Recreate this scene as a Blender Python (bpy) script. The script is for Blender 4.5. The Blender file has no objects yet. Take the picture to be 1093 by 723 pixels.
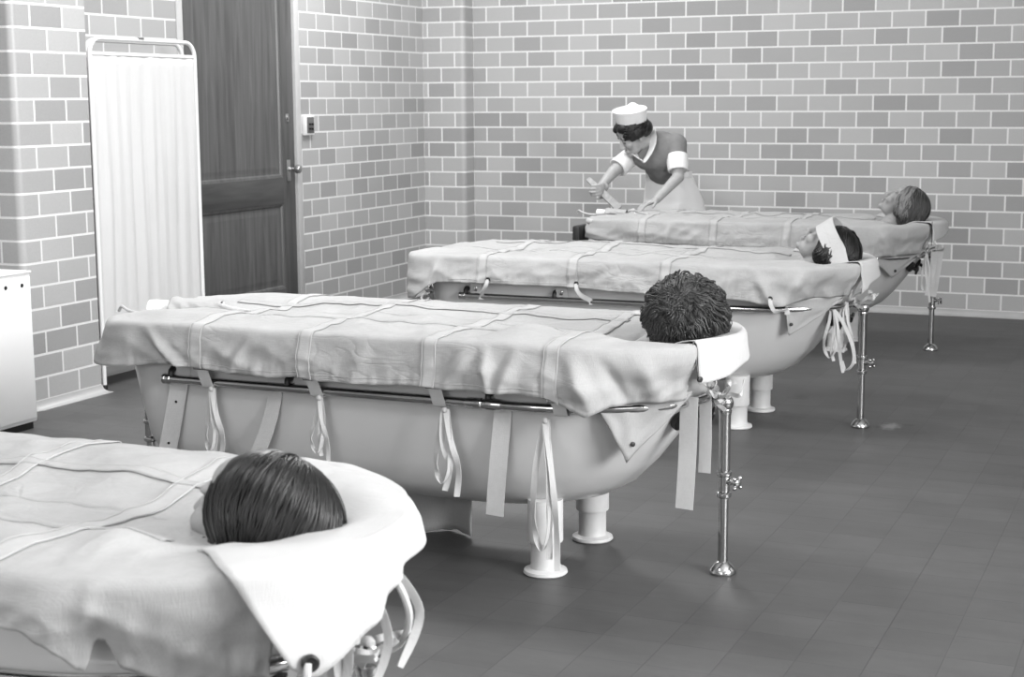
import bpy, bmesh, math, random
from mathutils import Vector, Matrix, Euler, noise
PI = math.pi
R = math.radians
SC = bpy.context.scene
COL = SC.collection
random.seed(7)

# ------------------------------------------------------------------ camera
HC = 1.3476
F, PITCH, YAW, ROLL = 1676.19, .151375, .413389, -.0063186
W, H = 1093, 723
FW = Vector((-math.sin(YAW)*math.cos(PITCH), math.cos(YAW)*math.cos(PITCH), -math.sin(PITCH)))
R0 = Vector((math.cos(YAW), math.sin(YAW), 0))
U0 = R0.cross(FW)
RT = R0*math.cos(ROLL)+U0*math.sin(ROLL)
UP = -R0*math.sin(ROLL)+U0*math.cos(ROLL)
CAM = Vector((0, 0, HC))

def at(px, py, Y):
    """world point on the sight line of a pixel, at depth Y in the room"""
    d = FW+RT*((px-W/2)/F)-UP*((py-H/2)/F)
    return CAM+d*(Y/d.y)

def atx(px, py, X):
    d = FW+RT*((px-W/2)/F)-UP*((py-H/2)/F)
    return CAM+d*(X/d.x)

cd = bpy.data.cameras.new('camera')
cam = bpy.data.objects.new('camera', cd)
COL.objects.link(cam)
cd.sensor_fit = 'HORIZONTAL'
cd.sensor_width = 36
cd.lens = F/W*36
M = Matrix((RT, UP, -FW)).transposed().to_4x4()
M.translation = CAM
cam.matrix_world = M
cd.clip_start = .05
cd.dof.use_dof = True
cd.dof.focus_distance = 5.0
cd.dof.aperture_fstop = 9
SC.camera = cam

# ------------------------------------------------------------------ materials
def mat(name, col, rough=.6, metal=0., bump=None, var=0., scale=20., coat=0., sheen=0.):
    m = bpy.data.materials.new(name)
    m.use_nodes = True
    nt = m.node_tree
    b = nt.nodes['Principled BSDF']
    b.inputs['Base Color'].default_value = (col, col, col, 1)
    b.inputs['Roughness'].default_value = rough
    b.inputs['Metallic'].default_value = metal
    b.inputs['Coat Weight'].default_value = coat
    b.inputs['Sheen Weight'].default_value = sheen
    tc = nt.nodes.new('ShaderNodeTexCoord')
    if var:
        n = nt.nodes.new('ShaderNodeTexNoise')
        n.inputs['Scale'].default_value = scale
        n.inputs['Detail'].default_value = 5
        nt.links.new(tc.outputs['Object'], n.inputs['Vector'])
        mp = nt.nodes.new('ShaderNodeMapRange')
        mp.inputs['From Min'].default_value = .3
        mp.inputs['From Max'].default_value = .7
        mp.inputs['To Min'].default_value = col*(1-var)
        mp.inputs['To Max'].default_value = col*(1+var)
        nt.links.new(n.outputs['Fac'], mp.inputs['Value'])
        nt.links.new(mp.outputs['Result'], b.inputs['Base Color'])
    if bump:
        n2 = nt.nodes.new('ShaderNodeTexNoise')
        n2.inputs['Scale'].default_value = bump[0]
        n2.inputs['Detail'].default_value = 3
        nt.links.new(tc.outputs['Object'], n2.inputs['Vector'])
        bp = nt.nodes.new('ShaderNodeBump')
        bp.inputs['Strength'].default_value = bump[1]
        bp.inputs['Distance'].default_value = bump[2]
        nt.links.new(n2.outputs['Fac'], bp.inputs['Height'])
        nt.links.new(bp.outputs['Normal'], b.inputs['Normal'])
    return m

def N(nt, t, **kw):
    n = nt.nodes.new(t)
    for k, v in kw.items():
        setattr(n, k, v)
    return n

def brick_mat(name, axis, phase, shift_parity=0, w=.2032):
    """glazed wall blocks: running bond along 'X' or 'Y' of the room, courses in Z"""
    m = bpy.data.materials.new(name)
    m.use_nodes = True
    nt = m.node_tree
    b = nt.nodes['Principled BSDF']
    g = N(nt, 'ShaderNodeNewGeometry')
    s = N(nt, 'ShaderNodeSeparateXYZ')
    nt.links.new(g.outputs['Position'], s.inputs[0])
    a1 = N(nt, 'ShaderNodeMath', operation='ADD')
    a1.inputs[1].default_value = 60*w-phase
    if axis == 'XY':   # wraps a corner: runs along Y on one face and along X on the other
        sb = N(nt, 'ShaderNodeMath', operation='SUBTRACT')
        nt.links.new(s.outputs['Y'], sb.inputs[0]); nt.links.new(s.outputs['X'], sb.inputs[1])
        nt.links.new(sb.outputs[0], a1.inputs[0])
    else:
        nt.links.new(s.outputs[axis], a1.inputs[0])
    a2 = N(nt, 'ShaderNodeMath', operation='ADD')
    a2.inputs[1].default_value = .101624*(20+shift_parity)-.03951
    nt.links.new(s.outputs['Z'], a2.inputs[0])
    c = N(nt, 'ShaderNodeCombineXYZ')
    nt.links.new(a1.outputs[0], c.inputs[0])
    nt.links.new(a2.outputs[0], c.inputs[1])
    br = N(nt, 'ShaderNodeTexBrick')
    br.offset = .5
    br.offset_frequency = 2
    br.inputs['Scale'].default_value = 1
    br.inputs['Brick Width'].default_value = w
    br.inputs['Row Height'].default_value = .101624
    br.inputs['Mortar Size'].default_value = .0060
    br.inputs['Mortar Smooth'].default_value = .25
    br.inputs['Color1'].default_value = (.275, .275, .275, 1)
    br.inputs['Color2'].default_value = (.42, .42, .42, 1)
    br.inputs['Mortar'].default_value = (.70, .70, .70, 1)
    br.inputs['Bias'].default_value = .1
    nt.links.new(c.outputs[0], br.inputs['Vector'])
    n = N(nt, 'ShaderNodeTexNoise')
    n.inputs['Scale'].default_value = 260
    n.inputs['Detail'].default_value = 2
    nt.links.new(g.outputs['Position'], n.inputs['Vector'])
    mp = N(nt, 'ShaderNodeMapRange')
    mp.inputs['To Min'].default_value = .86
    mp.inputs['To Max'].default_value = 1.14
    nt.links.new(n.outputs['Fac'], mp.inputs['Value'])
    mx = N(nt, 'ShaderNodeVectorMath', operation='SCALE')
    nt.links.new(br.outputs['Color'], mx.inputs[0])
    nt.links.new(mp.outputs['Result'], mx.inputs['Scale'])
    nt.links.new(mx.outputs[0], b.inputs['Base Color'])
    b.inputs['Roughness'].default_value = .36
    bp = N(nt, 'ShaderNodeBump')
    bp.inputs['Strength'].default_value = .35
    bp.inputs['Distance'].default_value = .003
    bp.invert = True
    nt.links.new(br.outputs['Fac'], bp.inputs['Height'])
    nt.links.new(bp.outputs['Normal'], b.inputs['Normal'])
    return m

def floor_mat():
    m = bpy.data.materials.new('quarry_tile')
    m.use_nodes = True
    nt = m.node_tree
    b = nt.nodes['Principled BSDF']
    g = N(nt, 'ShaderNodeNewGeometry')
    mpn = N(nt, 'ShaderNodeVectorMath', operation='ADD')
    mpn.inputs[1].default_value = (.51+.1645*60, -3.765+.1655*60, 0)
    nt.links.new(g.outputs['Position'], mpn.inputs[0])
    br = N(nt, 'ShaderNodeTexBrick')
    br.offset = 0.0
    br.inputs['Scale'].default_value = 1
    br.inputs['Brick Width'].default_value = .1645
    br.inputs['Row Height'].default_value = .1655
    br.inputs['Mortar Size'].default_value = .0016
    br.inputs['Mortar Smooth'].default_value = .5
    br.inputs['Color1'].default_value = (.066, .066, .066, 1)
    br.inputs['Color2'].default_value = (.078, .078, .078, 1)
    br.inputs['Mortar'].default_value = (.05, .05, .05, 1)
    nt.links.new(mpn.outputs[0], br.inputs['Vector'])
    n = N(nt, 'ShaderNodeTexNoise')
    n.inputs['Scale'].default_value = 3.2
    n.inputs['Detail'].default_value = 8
    n.inputs['Roughness'].default_value = .7
    sv = N(nt, 'ShaderNodeVectorMath', operation='MULTIPLY')
    sv.inputs[1].default_value = (1, 3.0, 1)
    nt.links.new(g.outputs['Position'], sv.inputs[0])
    nt.links.new(sv.outputs[0], n.inputs['Vector'])
    mp = N(nt, 'ShaderNodeMapRange')
    mp.inputs['From Min'].default_value = .3
    mp.inputs['From Max'].default_value = .7
    mp.inputs['To Min'].default_value = .84
    mp.inputs['To Max'].default_value = 1.16
    nt.links.new(n.outputs['Fac'], mp.inputs['Value'])
    mx = N(nt, 'ShaderNodeVectorMath', operation='SCALE')
    nt.links.new(br.outputs['Color'], mx.inputs[0])
    nt.links.new(mp.outputs['Result'], mx.inputs['Scale'])
    # spilled powder and scuffs beside the third tub's post
    def blob(cx, cy, sx, sy, lo, hi):
        d = N(nt, 'ShaderNodeVectorMath', operation='SUBTRACT')
        d.inputs[1].default_value = (cx, cy, 0)
        nt.links.new(g.outputs['Position'], d.inputs[0])
        q = N(nt, 'ShaderNodeVectorMath', operation='MULTIPLY')
        q.inputs[1].default_value = (1/sx, 1/sy, 0)
        nt.links.new(d.outputs[0], q.inputs[0])
        l = N(nt, 'ShaderNodeVectorMath', operation='LENGTH')
        nt.links.new(q.outputs[0], l.inputs[0])
        nn = N(nt, 'ShaderNodeTexNoise')
        nn.inputs['Scale'].default_value = 38
        nn.inputs['Detail'].default_value = 4
        nt.links.new(g.outputs['Position'], nn.inputs['Vector'])
        ad = N(nt, 'ShaderNodeMath', operation='MULTIPLY_ADD')
        ad.inputs[1].default_value = 1.6
        nt.links.new(nn.outputs['Fac'], ad.inputs[0])
        nt.links.new(l.outputs['Value'], ad.inputs[2])
        r = N(nt, 'ShaderNodeMapRange')
        r.inputs['From Min'].default_value = lo
        r.inputs['From Max'].default_value = hi
        r.inputs['To Min'].default_value = 1
        r.inputs['To Max'].default_value = 0
        nt.links.new(ad.outputs[0], r.inputs['Value'])
        return r.outputs['Result']
    prev = mx.outputs[0]
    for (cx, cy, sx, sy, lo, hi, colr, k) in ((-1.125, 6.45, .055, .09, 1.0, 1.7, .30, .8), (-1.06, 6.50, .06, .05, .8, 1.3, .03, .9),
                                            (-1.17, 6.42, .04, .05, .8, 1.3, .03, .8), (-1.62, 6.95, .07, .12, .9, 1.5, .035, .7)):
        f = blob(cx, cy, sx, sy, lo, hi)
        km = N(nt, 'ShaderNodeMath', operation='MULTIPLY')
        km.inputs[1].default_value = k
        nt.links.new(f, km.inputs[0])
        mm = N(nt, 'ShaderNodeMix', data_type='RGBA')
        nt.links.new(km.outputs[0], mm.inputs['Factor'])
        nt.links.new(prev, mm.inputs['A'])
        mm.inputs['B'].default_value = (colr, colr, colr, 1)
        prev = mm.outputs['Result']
    nt.links.new(prev, b.inputs['Base Color'])
    b.inputs['Roughness'].default_value = .5
    bp = N(nt, 'ShaderNodeBump')
    bp.invert = True
    bp.inputs['Strength'].default_value = .4
    bp.inputs['Distance'].default_value = .002
    nt.links.new(br.outputs['Fac'], bp.inputs['Height'])
    nt.links.new(bp.outputs['Normal'], b.inputs['Normal'])
    return m

def wood_mat(name, lo, hi, sc=(9, 9, .7), rough=.35):
    m = bpy.data.materials.new(name)
    m.use_nodes = True
    nt = m.node_tree
    b = nt.nodes['Principled BSDF']
    g = N(nt, 'ShaderNodeTexCoord')
    v = N(nt, 'ShaderNodeVectorMath', operation='MULTIPLY')
    v.inputs[1].default_value = sc
    nt.links.new(g.outputs['Object'], v.inputs[0])
    n = N(nt, 'ShaderNodeTexNoise')
    n.inputs['Scale'].default_value = 3
    n.inputs['Detail'].default_value = 7
    n.inputs['Distortion'].default_value = .6
    nt.links.new(v.outputs[0], n.inputs['Vector'])
    mp = N(nt, 'ShaderNodeMapRange')
    mp.inputs['From Min'].default_value = .3
    mp.inputs['From Max'].default_value = .7
    mp.inputs['To Min'].default_value = lo
    mp.inputs['To Max'].default_value = hi
    nt.links.new(n.outputs['Fac'], mp.inputs['Value'])
    nt.links.new(mp.outputs['Result'], b.inputs['Base Color'])
    b.inputs['Roughness'].default_value = rough
    return m

def canvas_mat(name, col, var=.06, crease=0.):
    m = bpy.data.materials.new(name)
    m.use_nodes = True
    nt = m.node_tree
    b = nt.nodes['Principled BSDF']
    g = N(nt, 'ShaderNodeTexCoord')
    n = N(nt, 'ShaderNodeTexNoise')
    n.inputs['Scale'].default_value = 5
    n.inputs['Detail'].default_value = 6
    nt.links.new(g.outputs['Object'], n.inputs['Vector'])
    # slubby weave: stretched noise in two directions
    hs = []
    for sc in ((30, 30, 900), (700, 60, 60), (60, 700, 60)):
        v = N(nt, 'ShaderNodeVectorMath', operation='MULTIPLY')
        v.inputs[1].default_value = sc
        nt.links.new(g.outputs['Object'], v.inputs[0])
        nn = N(nt, 'ShaderNodeTexNoise')
        nn.inputs['Scale'].default_value = 1
        nn.inputs['Detail'].default_value = 1
        nt.links.new(v.outputs[0], nn.inputs['Vector'])
        hs.append(nn.outputs['Fac'])
    a = N(nt, 'ShaderNodeMath', operation='ADD')
    nt.links.new(hs[0], a.inputs[0]); nt.links.new(hs[1], a.inputs[1])
    a2 = N(nt, 'ShaderNodeMath', operation='ADD')
    nt.links.new(a.outputs[0], a2.inputs[0]); nt.links.new(hs[2], a2.inputs[1])
    sm = N(nt, 'ShaderNodeMath', operation='MULTIPLY_ADD')
    sm.inputs[1].default_value = .33
    nt.links.new(a2.outputs[0], sm.inputs[0]); nt.links.new(n.outputs['Fac'], sm.inputs[2])
    mp = N(nt, 'ShaderNodeMapRange')
    mp.inputs['From Min'].default_value = .7
    mp.inputs['From Max'].default_value = 1.3
    mp.inputs['To Min'].default_value = col*(1-var)
    mp.inputs['To Max'].default_value = col*(1+var)
    nt.links.new(sm.outputs[0], mp.inputs['Value'])
    nt.links.new(mp.outputs['Result'], b.inputs['Base Color'])
    b.inputs['Roughness'].default_value = .85
    bp = N(nt, 'ShaderNodeBump')
    bp.inputs['Strength'].default_value = .25
    bp.inputs['Distance'].default_value = .002
    nt.links.new(a2.outputs[0], bp.inputs['Height'])
    if crease:   # fine creases of stiff, wetted cloth
        hh = []
        for sc, off in (((7, 7, 9), 0), ((5, 15, 17), 7)):
            v = N(nt, 'ShaderNodeVectorMath', operation='MULTIPLY_ADD')
            v.inputs[1].default_value = sc
            v.inputs[2].default_value = (off, off, off)
            nt.links.new(g.outputs['Object'], v.inputs[0])
            nn = N(nt, 'ShaderNodeTexNoise')
            nn.inputs['Scale'].default_value = 1
            nn.inputs['Detail'].default_value = 2
            nn.inputs['Distortion'].default_value = .8
            nt.links.new(v.outputs[0], nn.inputs['Vector'])
            s1 = N(nt, 'ShaderNodeMath', operation='SUBTRACT')
            s1.inputs[1].default_value = .5
            nt.links.new(nn.outputs['Fac'], s1.inputs[0])
            s2 = N(nt, 'ShaderNodeMath', operation='ABSOLUTE')
            nt.links.new(s1.outputs[0], s2.inputs[0])
            s3 = N(nt, 'ShaderNodeMath', operation='MINIMUM')
            s3.inputs[1].default_value = .06
            nt.links.new(s2.outputs[0], s3.inputs[0])
            hh.append(s3.outputs[0])
        sm2 = N(nt, 'ShaderNodeMath', operation='ADD')
        nt.links.new(hh[0], sm2.inputs[0]); nt.links.new(hh[1], sm2.inputs[1])
        b2 = N(nt, 'ShaderNodeBump')
        b2.inputs['Strength'].default_value = .5*crease
        b2.inputs['Distance'].default_value = .035
        mk = N(nt, 'ShaderNodeTexNoise')
        mk.inputs['Scale'].default_value = 3.3
        nt.links.new(g.outputs['Object'], mk.inputs['Vector'])
        mr = N(nt, 'ShaderNodeMapRange')
        mr.inputs['From Min'].default_value = .45
        mr.inputs['From Max'].default_value = .62
        nt.links.new(mk.outputs['Fac'], mr.inputs['Value'])
        ml = N(nt, 'ShaderNodeMath', operation='MULTIPLY')
        nt.links.new(sm2.outputs[0], ml.inputs[0]); nt.links.new(mr.outputs['Result'], ml.inputs[1])
        nt.links.new(ml.outputs[0], b2.inputs['Height'])
        nt.links.new(bp.outputs['Normal'], b2.inputs['Normal'])
        bp = b2
    nt.links.new(bp.outputs['Normal'], b.inputs['Normal'])
    return m

MT = dict(
    canvas=canvas_mat('canvas', .38, .12, 1.), band=canvas_mat('sewn_band', .42, .08), flap=canvas_mat('bleached_canvas', .50, .04, .7), strap=canvas_mat('webbing', .56, .08),
    seam=canvas_mat('stitching', .46, .03), tape=canvas_mat('cotton_tape', .52, .05), drape=canvas_mat('rubber_sheet', .50, .08),
    enamel=mat('white_enamel', .58, .28, coat=.3, var=.03, scale=4), leg=mat('painted_iron', .66, .4, var=.05, scale=30),
    chrome=mat('chrome', .60, .11, 1.), dark_iron=mat('dark_iron', .03, .45, .4), rubber=mat('black_rubber', .015, .5),
    plaster=mat('painted_trim', .46, .5, var=.03), ceiling=mat('ceiling_paint', .7, .9), wallpaint=mat('wall_paint', .55, .9),
    cove=mat('cove_tile', .40, .4, var=.06, scale=8),
    white=mat('white_paint', .80, .35), curtain=canvas_mat('white_curtain', .60, .02), metalwhite=mat('white_metal', .88, .3, var=.02, scale=3),
    skin=mat('skin', .29, .55, var=.08, scale=30), skin_light=mat('nurse_skin', .36, .55, var=.06, scale=30),
    hair_dark=mat('dark_hair', .006, .40), hair_curl=mat('brown_hair', .03, .42), hair_grey=mat('grey_hair', .20, .5), hair_greydark=mat('greying_hair', .05, .45),
    dress=mat('dress_cotton', .19, .85, var=.12, scale=18), apron=mat('apron_cotton', .82, .85, bump=(90, .2, .002)), towel=mat('towelling', .82, .9, bump=(160, .5, .004)),
    wood=wood_mat('door_wood', .05, .10), wood_light=wood_mat('pale_wood', .22, .34, (20, 20, 2), .5),
    brass=mat('dull_brass', .42, .3, .9), plate=mat('switch_plate', .72, .35), black=mat('black_plastic', .012, .4),
    lips=mat('lips', .12, .5), shoe=mat('white_leather', .6, .4),
)

# ------------------------------------------------------------------ mesh helpers
class MB:
    def __init__(s):
        s.v = []
        s.f = []
    def grid(s, rows, closed_u=False, closed_v=False):
        b = len(s.v)
        nr, nc = len(rows), len(rows[0])
        for r in rows:
            s.v.extend([tuple(p) for p in r])
        for i in range(nr if closed_v else nr-1):
            for j in range(nc if closed_u else nc-1):
                i2, j2 = (i+1) % nr, (j+1) % nc
                s.f.append((b+i*nc+j, b+i*nc+j2, b+i2*nc+j2, b+i2*nc+j))
        return b
    def fan(s, ring_start, n, flip=False):
        idx = list(range(ring_start, ring_start+n))
        s.f.append(tuple(idx[::-1] if flip else idx))
    def box(s, lo, hi, bev=0.):
        bm = bmesh.new()
        bmesh.ops.create_cube(bm, size=1)
        for v in bm.verts:
            v.co = Vector([(lo[k]+hi[k])/2+v.co[k]*(hi[k]-lo[k]) for k in range(3)])
        if bev:
            bmesh.ops.bevel(bm, geom=bm.edges[:], offset=bev, segments=2, affect='EDGES', profile=.5)
        s.addbm(bm)
        bm.free()
    def addbm(s, bm, M=None):
        b = len(s.v)
        bm.verts.index_update()
        for v in bm.verts:
            s.v.append(tuple(M @ v.co if M else v.co))
        for f in bm.faces:
            s.f.append(tuple(b+v.index for v in f.verts))
    def ball(s, c, r, seg=16, rot=None):
        if not hasattr(r, '__len__'):
            r = (r, r, r)
        rows = []
        for i in range(1, seg//2):
            th = PI*i/(seg//2)
            row = []
            for j in range(seg):
                ph = 2*PI*j/seg
                p = Vector((r[0]*math.sin(th)*math.cos(ph), r[1]*math.sin(th)*math.sin(ph), r[2]*math.cos(th)))
                if rot:
                    p = rot @ p
                row.append(Vector(c)+p)
            rows.append(row)
        b = s.grid(rows, closed_u=True)
        top = Vector((0, 0, r[2])); bot = Vector((0, 0, -r[2]))
        if rot:
            top = rot @ top; bot = rot @ bot
        s.v.append(tuple(Vector(c)+top)); s.v.append(tuple(Vector(c)+bot))
        t, bb = len(s.v)-2, len(s.v)-1
        n = len(rows)
        for j in range(seg):
            s.f.append((t, b+(j+1) % seg, b+j)[::-1])
            s.f.append((bb, b+(n-1)*seg+j, b+(n-1)*seg+(j+1) % seg)[::-1])
    def lathe(s, prof, c=(0, 0, 0), axis=(0, 0, 1), seg=24):
        ax = Vector(axis).normalized()
        q = Vector((0, 0, 1)).rotation_difference(ax).to_matrix()
        rows = [[Vector(c)+q @ Vector((r*math.cos(2*PI*j/seg), r*math.sin(2*PI*j/seg), z)) for j in range(seg)] for r, z in prof]
        b = s.grid(rows, closed_u=True)
        s.fan(b, seg, True)
        s.fan(b+(len(prof)-1)*seg, seg)
    def tube(s, pts, r, seg=8, cap=True, smooth=0, squash=1.):
        pts = [Vector(p) for p in pts]
        if smooth:
            pts = spline(pts, smooth)
        n = len(pts)
        rad = r if hasattr(r, '__len__') else [r]*n
        if len(rad) != n:
            rad = [rad[min(len(rad)-1, int(i/(n-1)*(len(rad)-1)))]*(1-fr(i/(n-1)*(len(rad)-1)))+rad[min(len(rad)-1, int(i/(n-1)*(len(rad)-1))+1)]*fr(i/(n-1)*(len(rad)-1)) for i in range(n)]
        t0 = (pts[1]-pts[0]).normalized()
        nrm = t0.orthogonal().normalized()
        rows = []
        for i in range(n):
            t = (pts[min(i+1, n-1)]-pts[max(i-1, 0)]).normalized()
            nrm = (nrm-t*nrm.dot(t))
            nrm = nrm.normalized() if nrm.length > 1e-6 else t.orthogonal().normalized()
            bn = t.cross(nrm)
            rows.append([pts[i]+(nrm*math.cos(2*PI*j/seg)+bn*math.sin(2*PI*j/seg)*squash)*rad[i] for j in range(seg)])
        b = s.grid(rows, closed_u=True)
        if cap:
            s.fan(b, seg, True)
            s.fan(b+(n-1)*seg, seg)
    def ribbon(s, pts, wdir, width, th=.0016, smooth=0, nw=4):
        """flat strip with thickness; wdir = vector or list of vectors along its width"""
        pts = [Vector(p) for p in pts]
        ws = [Vector(w) for w in wdir] if isinstance(wdir, list) else [Vector(wdir)]*len(pts)
        if smooth:
            m = len(pts)
            pts2 = spline(pts, smooth)
            ws = [ws[min(m-1, int(round(i/(len(pts2)-1)*(m-1))))] if len(set(map(tuple, ws))) == 1 else lerp_list(ws, i/(len(pts2)-1)) for i in range(len(pts2))]
            pts = pts2
        n = len(pts)
        rows = []
        for i in range(n):
            t = (pts[min(i+1, n-1)]-pts[max(i-1, 0)]).normalized()
            w = ws[i]-t*ws[i].dot(t)
            w.normalize()
            nn = t.cross(w)
            wd = width[i*(len(width)-1)//max(1, n-1)] if hasattr(width, '__len__') else width
            a = [pts[i]+w*wd*(k/nw-.5)+nn*th/2 for k in range(nw+1)]
            c = [pts[i]+w*wd*(.5-k/nw)-nn*th/2 for k in range(nw+1)]
            rows.append(a+c)
        b = s.grid(rows, closed_u=True)
        m = 2*(nw+1)
        s.fan(b, m, True)
        s.fan(b+(n-1)*m, m)
    def obj(s, name, m, parent=None, smooth=True, auto=None, **kw):
        me = bpy.data.meshes.new(name)
        me.from_pydata(s.v, [], s.f)
        bm = bmesh.new()
        bm.from_mesh(me)
        bmesh.ops.recalc_face_normals(bm, faces=bm.faces[:])
        bm.to_mesh(me)
        bm.free()
        return link(name, me, m, parent, smooth, auto, **kw)

def fr(x):
    return x-math.floor(x)

def lerp_list(l, t):
    x = t*(len(l)-1)
    i = min(int(x), len(l)-2)
    return l[i].lerp(l[i+1], x-i)

def spline(pts, k):
    out = []
    n = len(pts)
    for i in range(n-1):
        p0, p1, p2, p3 = pts[max(i-1, 0)], pts[i], pts[i+1], pts[min(i+2, n-1)]
        for j in range(k):
            t = j/k
            out.append(.5*((2*p1)+(p2-p0)*t+(2*p0-5*p1+4*p2-p3)*t*t+(3*p1-p0-3*p2+p3)*t**3))
    out.append(pts[-1])
    return out

def link(name, me, m, parent=None, smooth=True, auto=None, label=None, cat=None, group=None, kind=None):
    me.materials.clear()
    me.materials.append(MT[m] if isinstance(m, str) else m)
    if smooth:
        me.polygons.foreach_set('use_smooth', [True]*len(me.polygons))
        me.set_sharp_from_angle(angle=R(auto or 40))
    o = bpy.data.objects.new(name, me)
    COL.objects.link(o)
    if parent:
        o.parent = parent
    return tag(o, label, cat, group, kind)

def tag(o, label=None, cat=None, group=None, kind=None):
    if label: o['label'] = label
    if cat: o['category'] = cat
    if group: o['group'] = group
    if kind: o['kind'] = kind
    return o

def thing(name, loc, label, cat, group=None, rz=0):
    o = bpy.data.objects.new(name, None)
    o.empty_display_size = .1
    o.location = loc
    o.rotation_euler.z = rz
    COL.objects.link(o)
    return tag(o, label, cat, group)

def copy_tree(o, parent=None):
    c = o.copy()
    COL.objects.link(c)
    c.parent = parent
    for ch in list(o.children):
        copy_tree(ch, c)
    return c

def blob(parts, voxel, smooth=4):
    """one continuous surface grown from overlapping ellipsoids and tapered limbs"""
    mb = MB()
    for p in parts:
        if p[0] == 'e':
            rot = p[3] if len(p) > 3 else None
            mb.ball(p[1], p[2], 20, rot)
        else:
            a, b, ra, rb = Vector(p[1]), Vector(p[2]), p[3], p[4]
            d = (b-a)
            n = max(2, int(d.length/(min(ra, rb)*.6))+1)
            for i in range(n+1):
                t = i/n
                mb.ball(a+d*t, ra*(1-t)+rb*t, 14)
    me = bpy.data.meshes.new('tmp')
    me.from_pydata(mb.v, [], mb.f)
    bm = bmesh.new(); bm.from_mesh(me); bmesh.ops.recalc_face_normals(bm, faces=bm.faces[:]); bm.to_mesh(me); bm.free()
    o = bpy.data.objects.new('tmp', me)
    COL.objects.link(o)
    md = o.modifiers.new('r', 'REMESH'); md.mode = 'VOXEL'; md.voxel_size = voxel; md.use_smooth_shade = True
    ms = o.modifiers.new('s', 'SMOOTH'); ms.factor = .5; ms.iterations = smooth
    dg = bpy.context.evaluated_depsgraph_get()
    dg.update()
    out = bpy.data.meshes.new_from_object(o.evaluated_get(dg))
    bpy.data.objects.remove(o)
    bpy.data.meshes.remove(me)
    return out

def ns(x, y, z=0.):
    return noise.noise(Vector((x, y, z)))

# ------------------------------------------------------------------ room
XL, YB, PIL = -4.957, 9.9544, 9.81
BK_L = brick_mat('glazed_block_left', 'Y', .052, 0)
BK_B = brick_mat('glazed_block_back', 'X', .0275+.2032*2-.2032*2, 0)
BK_P = brick_mat('glazed_block_corner', 'X', .0568+.1016, 0)
BK_R = brick_mat('glazed_block_pier', 'XY', 5.478-.2108*25+.1054+4.66, 0, .2108)
ZC = 3.3
XR, YF = 2.6, -2.6

mb = MB(); mb.grid([[(-6.2, YF-.2, 0), (XR+.1, YF-.2, 0)], [(-6.2, YB+.1, 0), (XR+.1, YB+.1, 0)]])
mb.obj('floor', floor_mat(), kind='structure')
mb = MB(); mb.box((-6.2, YF-.2, ZC), (XR+.2, YB+.2, ZC+.1)); mb.obj('ceiling', 'ceiling', kind='structure', smooth=False)

# left wall with the door opening
DY0, DY1, DH = 6.955, 8.172, 2.13
mb = MB()
mb.box((XL-.15, 5.6, 0), (XL, DY0, ZC)); mb.box((XL-.15, DY1, 0), (XL, YB, ZC)); mb.box((XL-.15, DY0, DH+.05), (XL, DY1, ZC))
mb.obj('wall_left', BK_L, kind='structure', smooth=False)
# back wall, set back behind the corner pilaster
mb = MB(); mb.box((-4.8, YB, 0), (XR+.1, YB+.15, ZC)); mb.obj('wall_back', BK_B, kind='structure', smooth=False)

def bull(mb, pts_plan):
    """extrude a plan polyline (list of (x,y)) from floor to ceiling, as a solid wall skin"""
    rows = [[(x, y, z) for x, y in pts_plan] for z in (0, ZC)]
    b = mb.grid(rows, closed_u=True)
    mb.fan(b, len(pts_plan), True); mb.fan(b+len(pts_plan), len(pts_plan))

def rounded(cx, cy, r, a0, a1, n=8):
    return [(cx+r*math.cos(R(a0+(a1-a0)*i/n)), cy+r*math.sin(R(a0+(a1-a0)*i/n))) for i in range(n+1)]
# corner pilaster with a bullnose edge
mb = MB(); px1 = -4.645; r = .035
bull(mb, [(XL, PIL)]+rounded(px1-r, PIL+r, r, -90, 0)+[(px1, YB+.02), (XL, YB+.02)])
mb.obj('trim_1', BK_P, kind='structure')
# pier at left with bullnose edges
mb = MB(); xp = -4.66; r = .035
bull(mb, [(-6.2, 5.36)]+rounded(xp-r, 5.36+r, r, -90, 0)+[(xp, 5.845)]+[(XL-.1, 5.845), (-6.2, 5.845)])
mb.obj('trim_2', BK_R, kind='structure')
mb = MB(); mb.box((-6.2, YF, 0), (-6.05, 5.38, ZC)); mb.obj('wall_side', BK_L, kind='structure', smooth=False)

# cove base tiles
def cove(plan, name, closed=False):
    h, toe = .0395, .034
    prof = [(0.003, h)]+[(.004+toe*(1-math.cos(R(a))), h*.8*(1-math.sin(R(a)))+.003) for a in (0, 20, 40, 60, 80, 90)]+[(.004+toe, 0)]
    mb = MB()
    n = len(plan)
    rows = []
    for d, z in prof:
        row = []
        for i, (p, nr) in enumerate(plan):
            row.append((p[0]+nr[0]*d, p[1]+nr[1]*d, z))
        rows.append(row)
    mb.grid(rows)
    mb.obj(name, 'cove', kind='structure')
q = math.sqrt(.5)
cove([((px1, YB), (0, -1)), ((XR, YB), (0, -1))], 'baseboard_back')
cove([((XL, DY1+.03), (1, 0)), ((XL, PIL), (1, -1)), ((px1-.035, PIL), (0, -1)), ((px1, PIL+.035), (1, 0)), ((px1, YB), (1, -1))], 'baseboard_left')
cove([((XL, 5.845), (1, 1)), ((XL, DY0), (1, 0))], 'baseboard_recess')
cove([((-6.05, 5.36), (0, -1)), ((xp-.035, 5.36), (0, -1)), ((xp-.01, 5.37), (q, -q)), ((xp, 5.395), (1, 0)), ((xp, 5.845), (1, 1)), ((XL, 5.845), (0, 1))], 'baseboard_pier')

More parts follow.
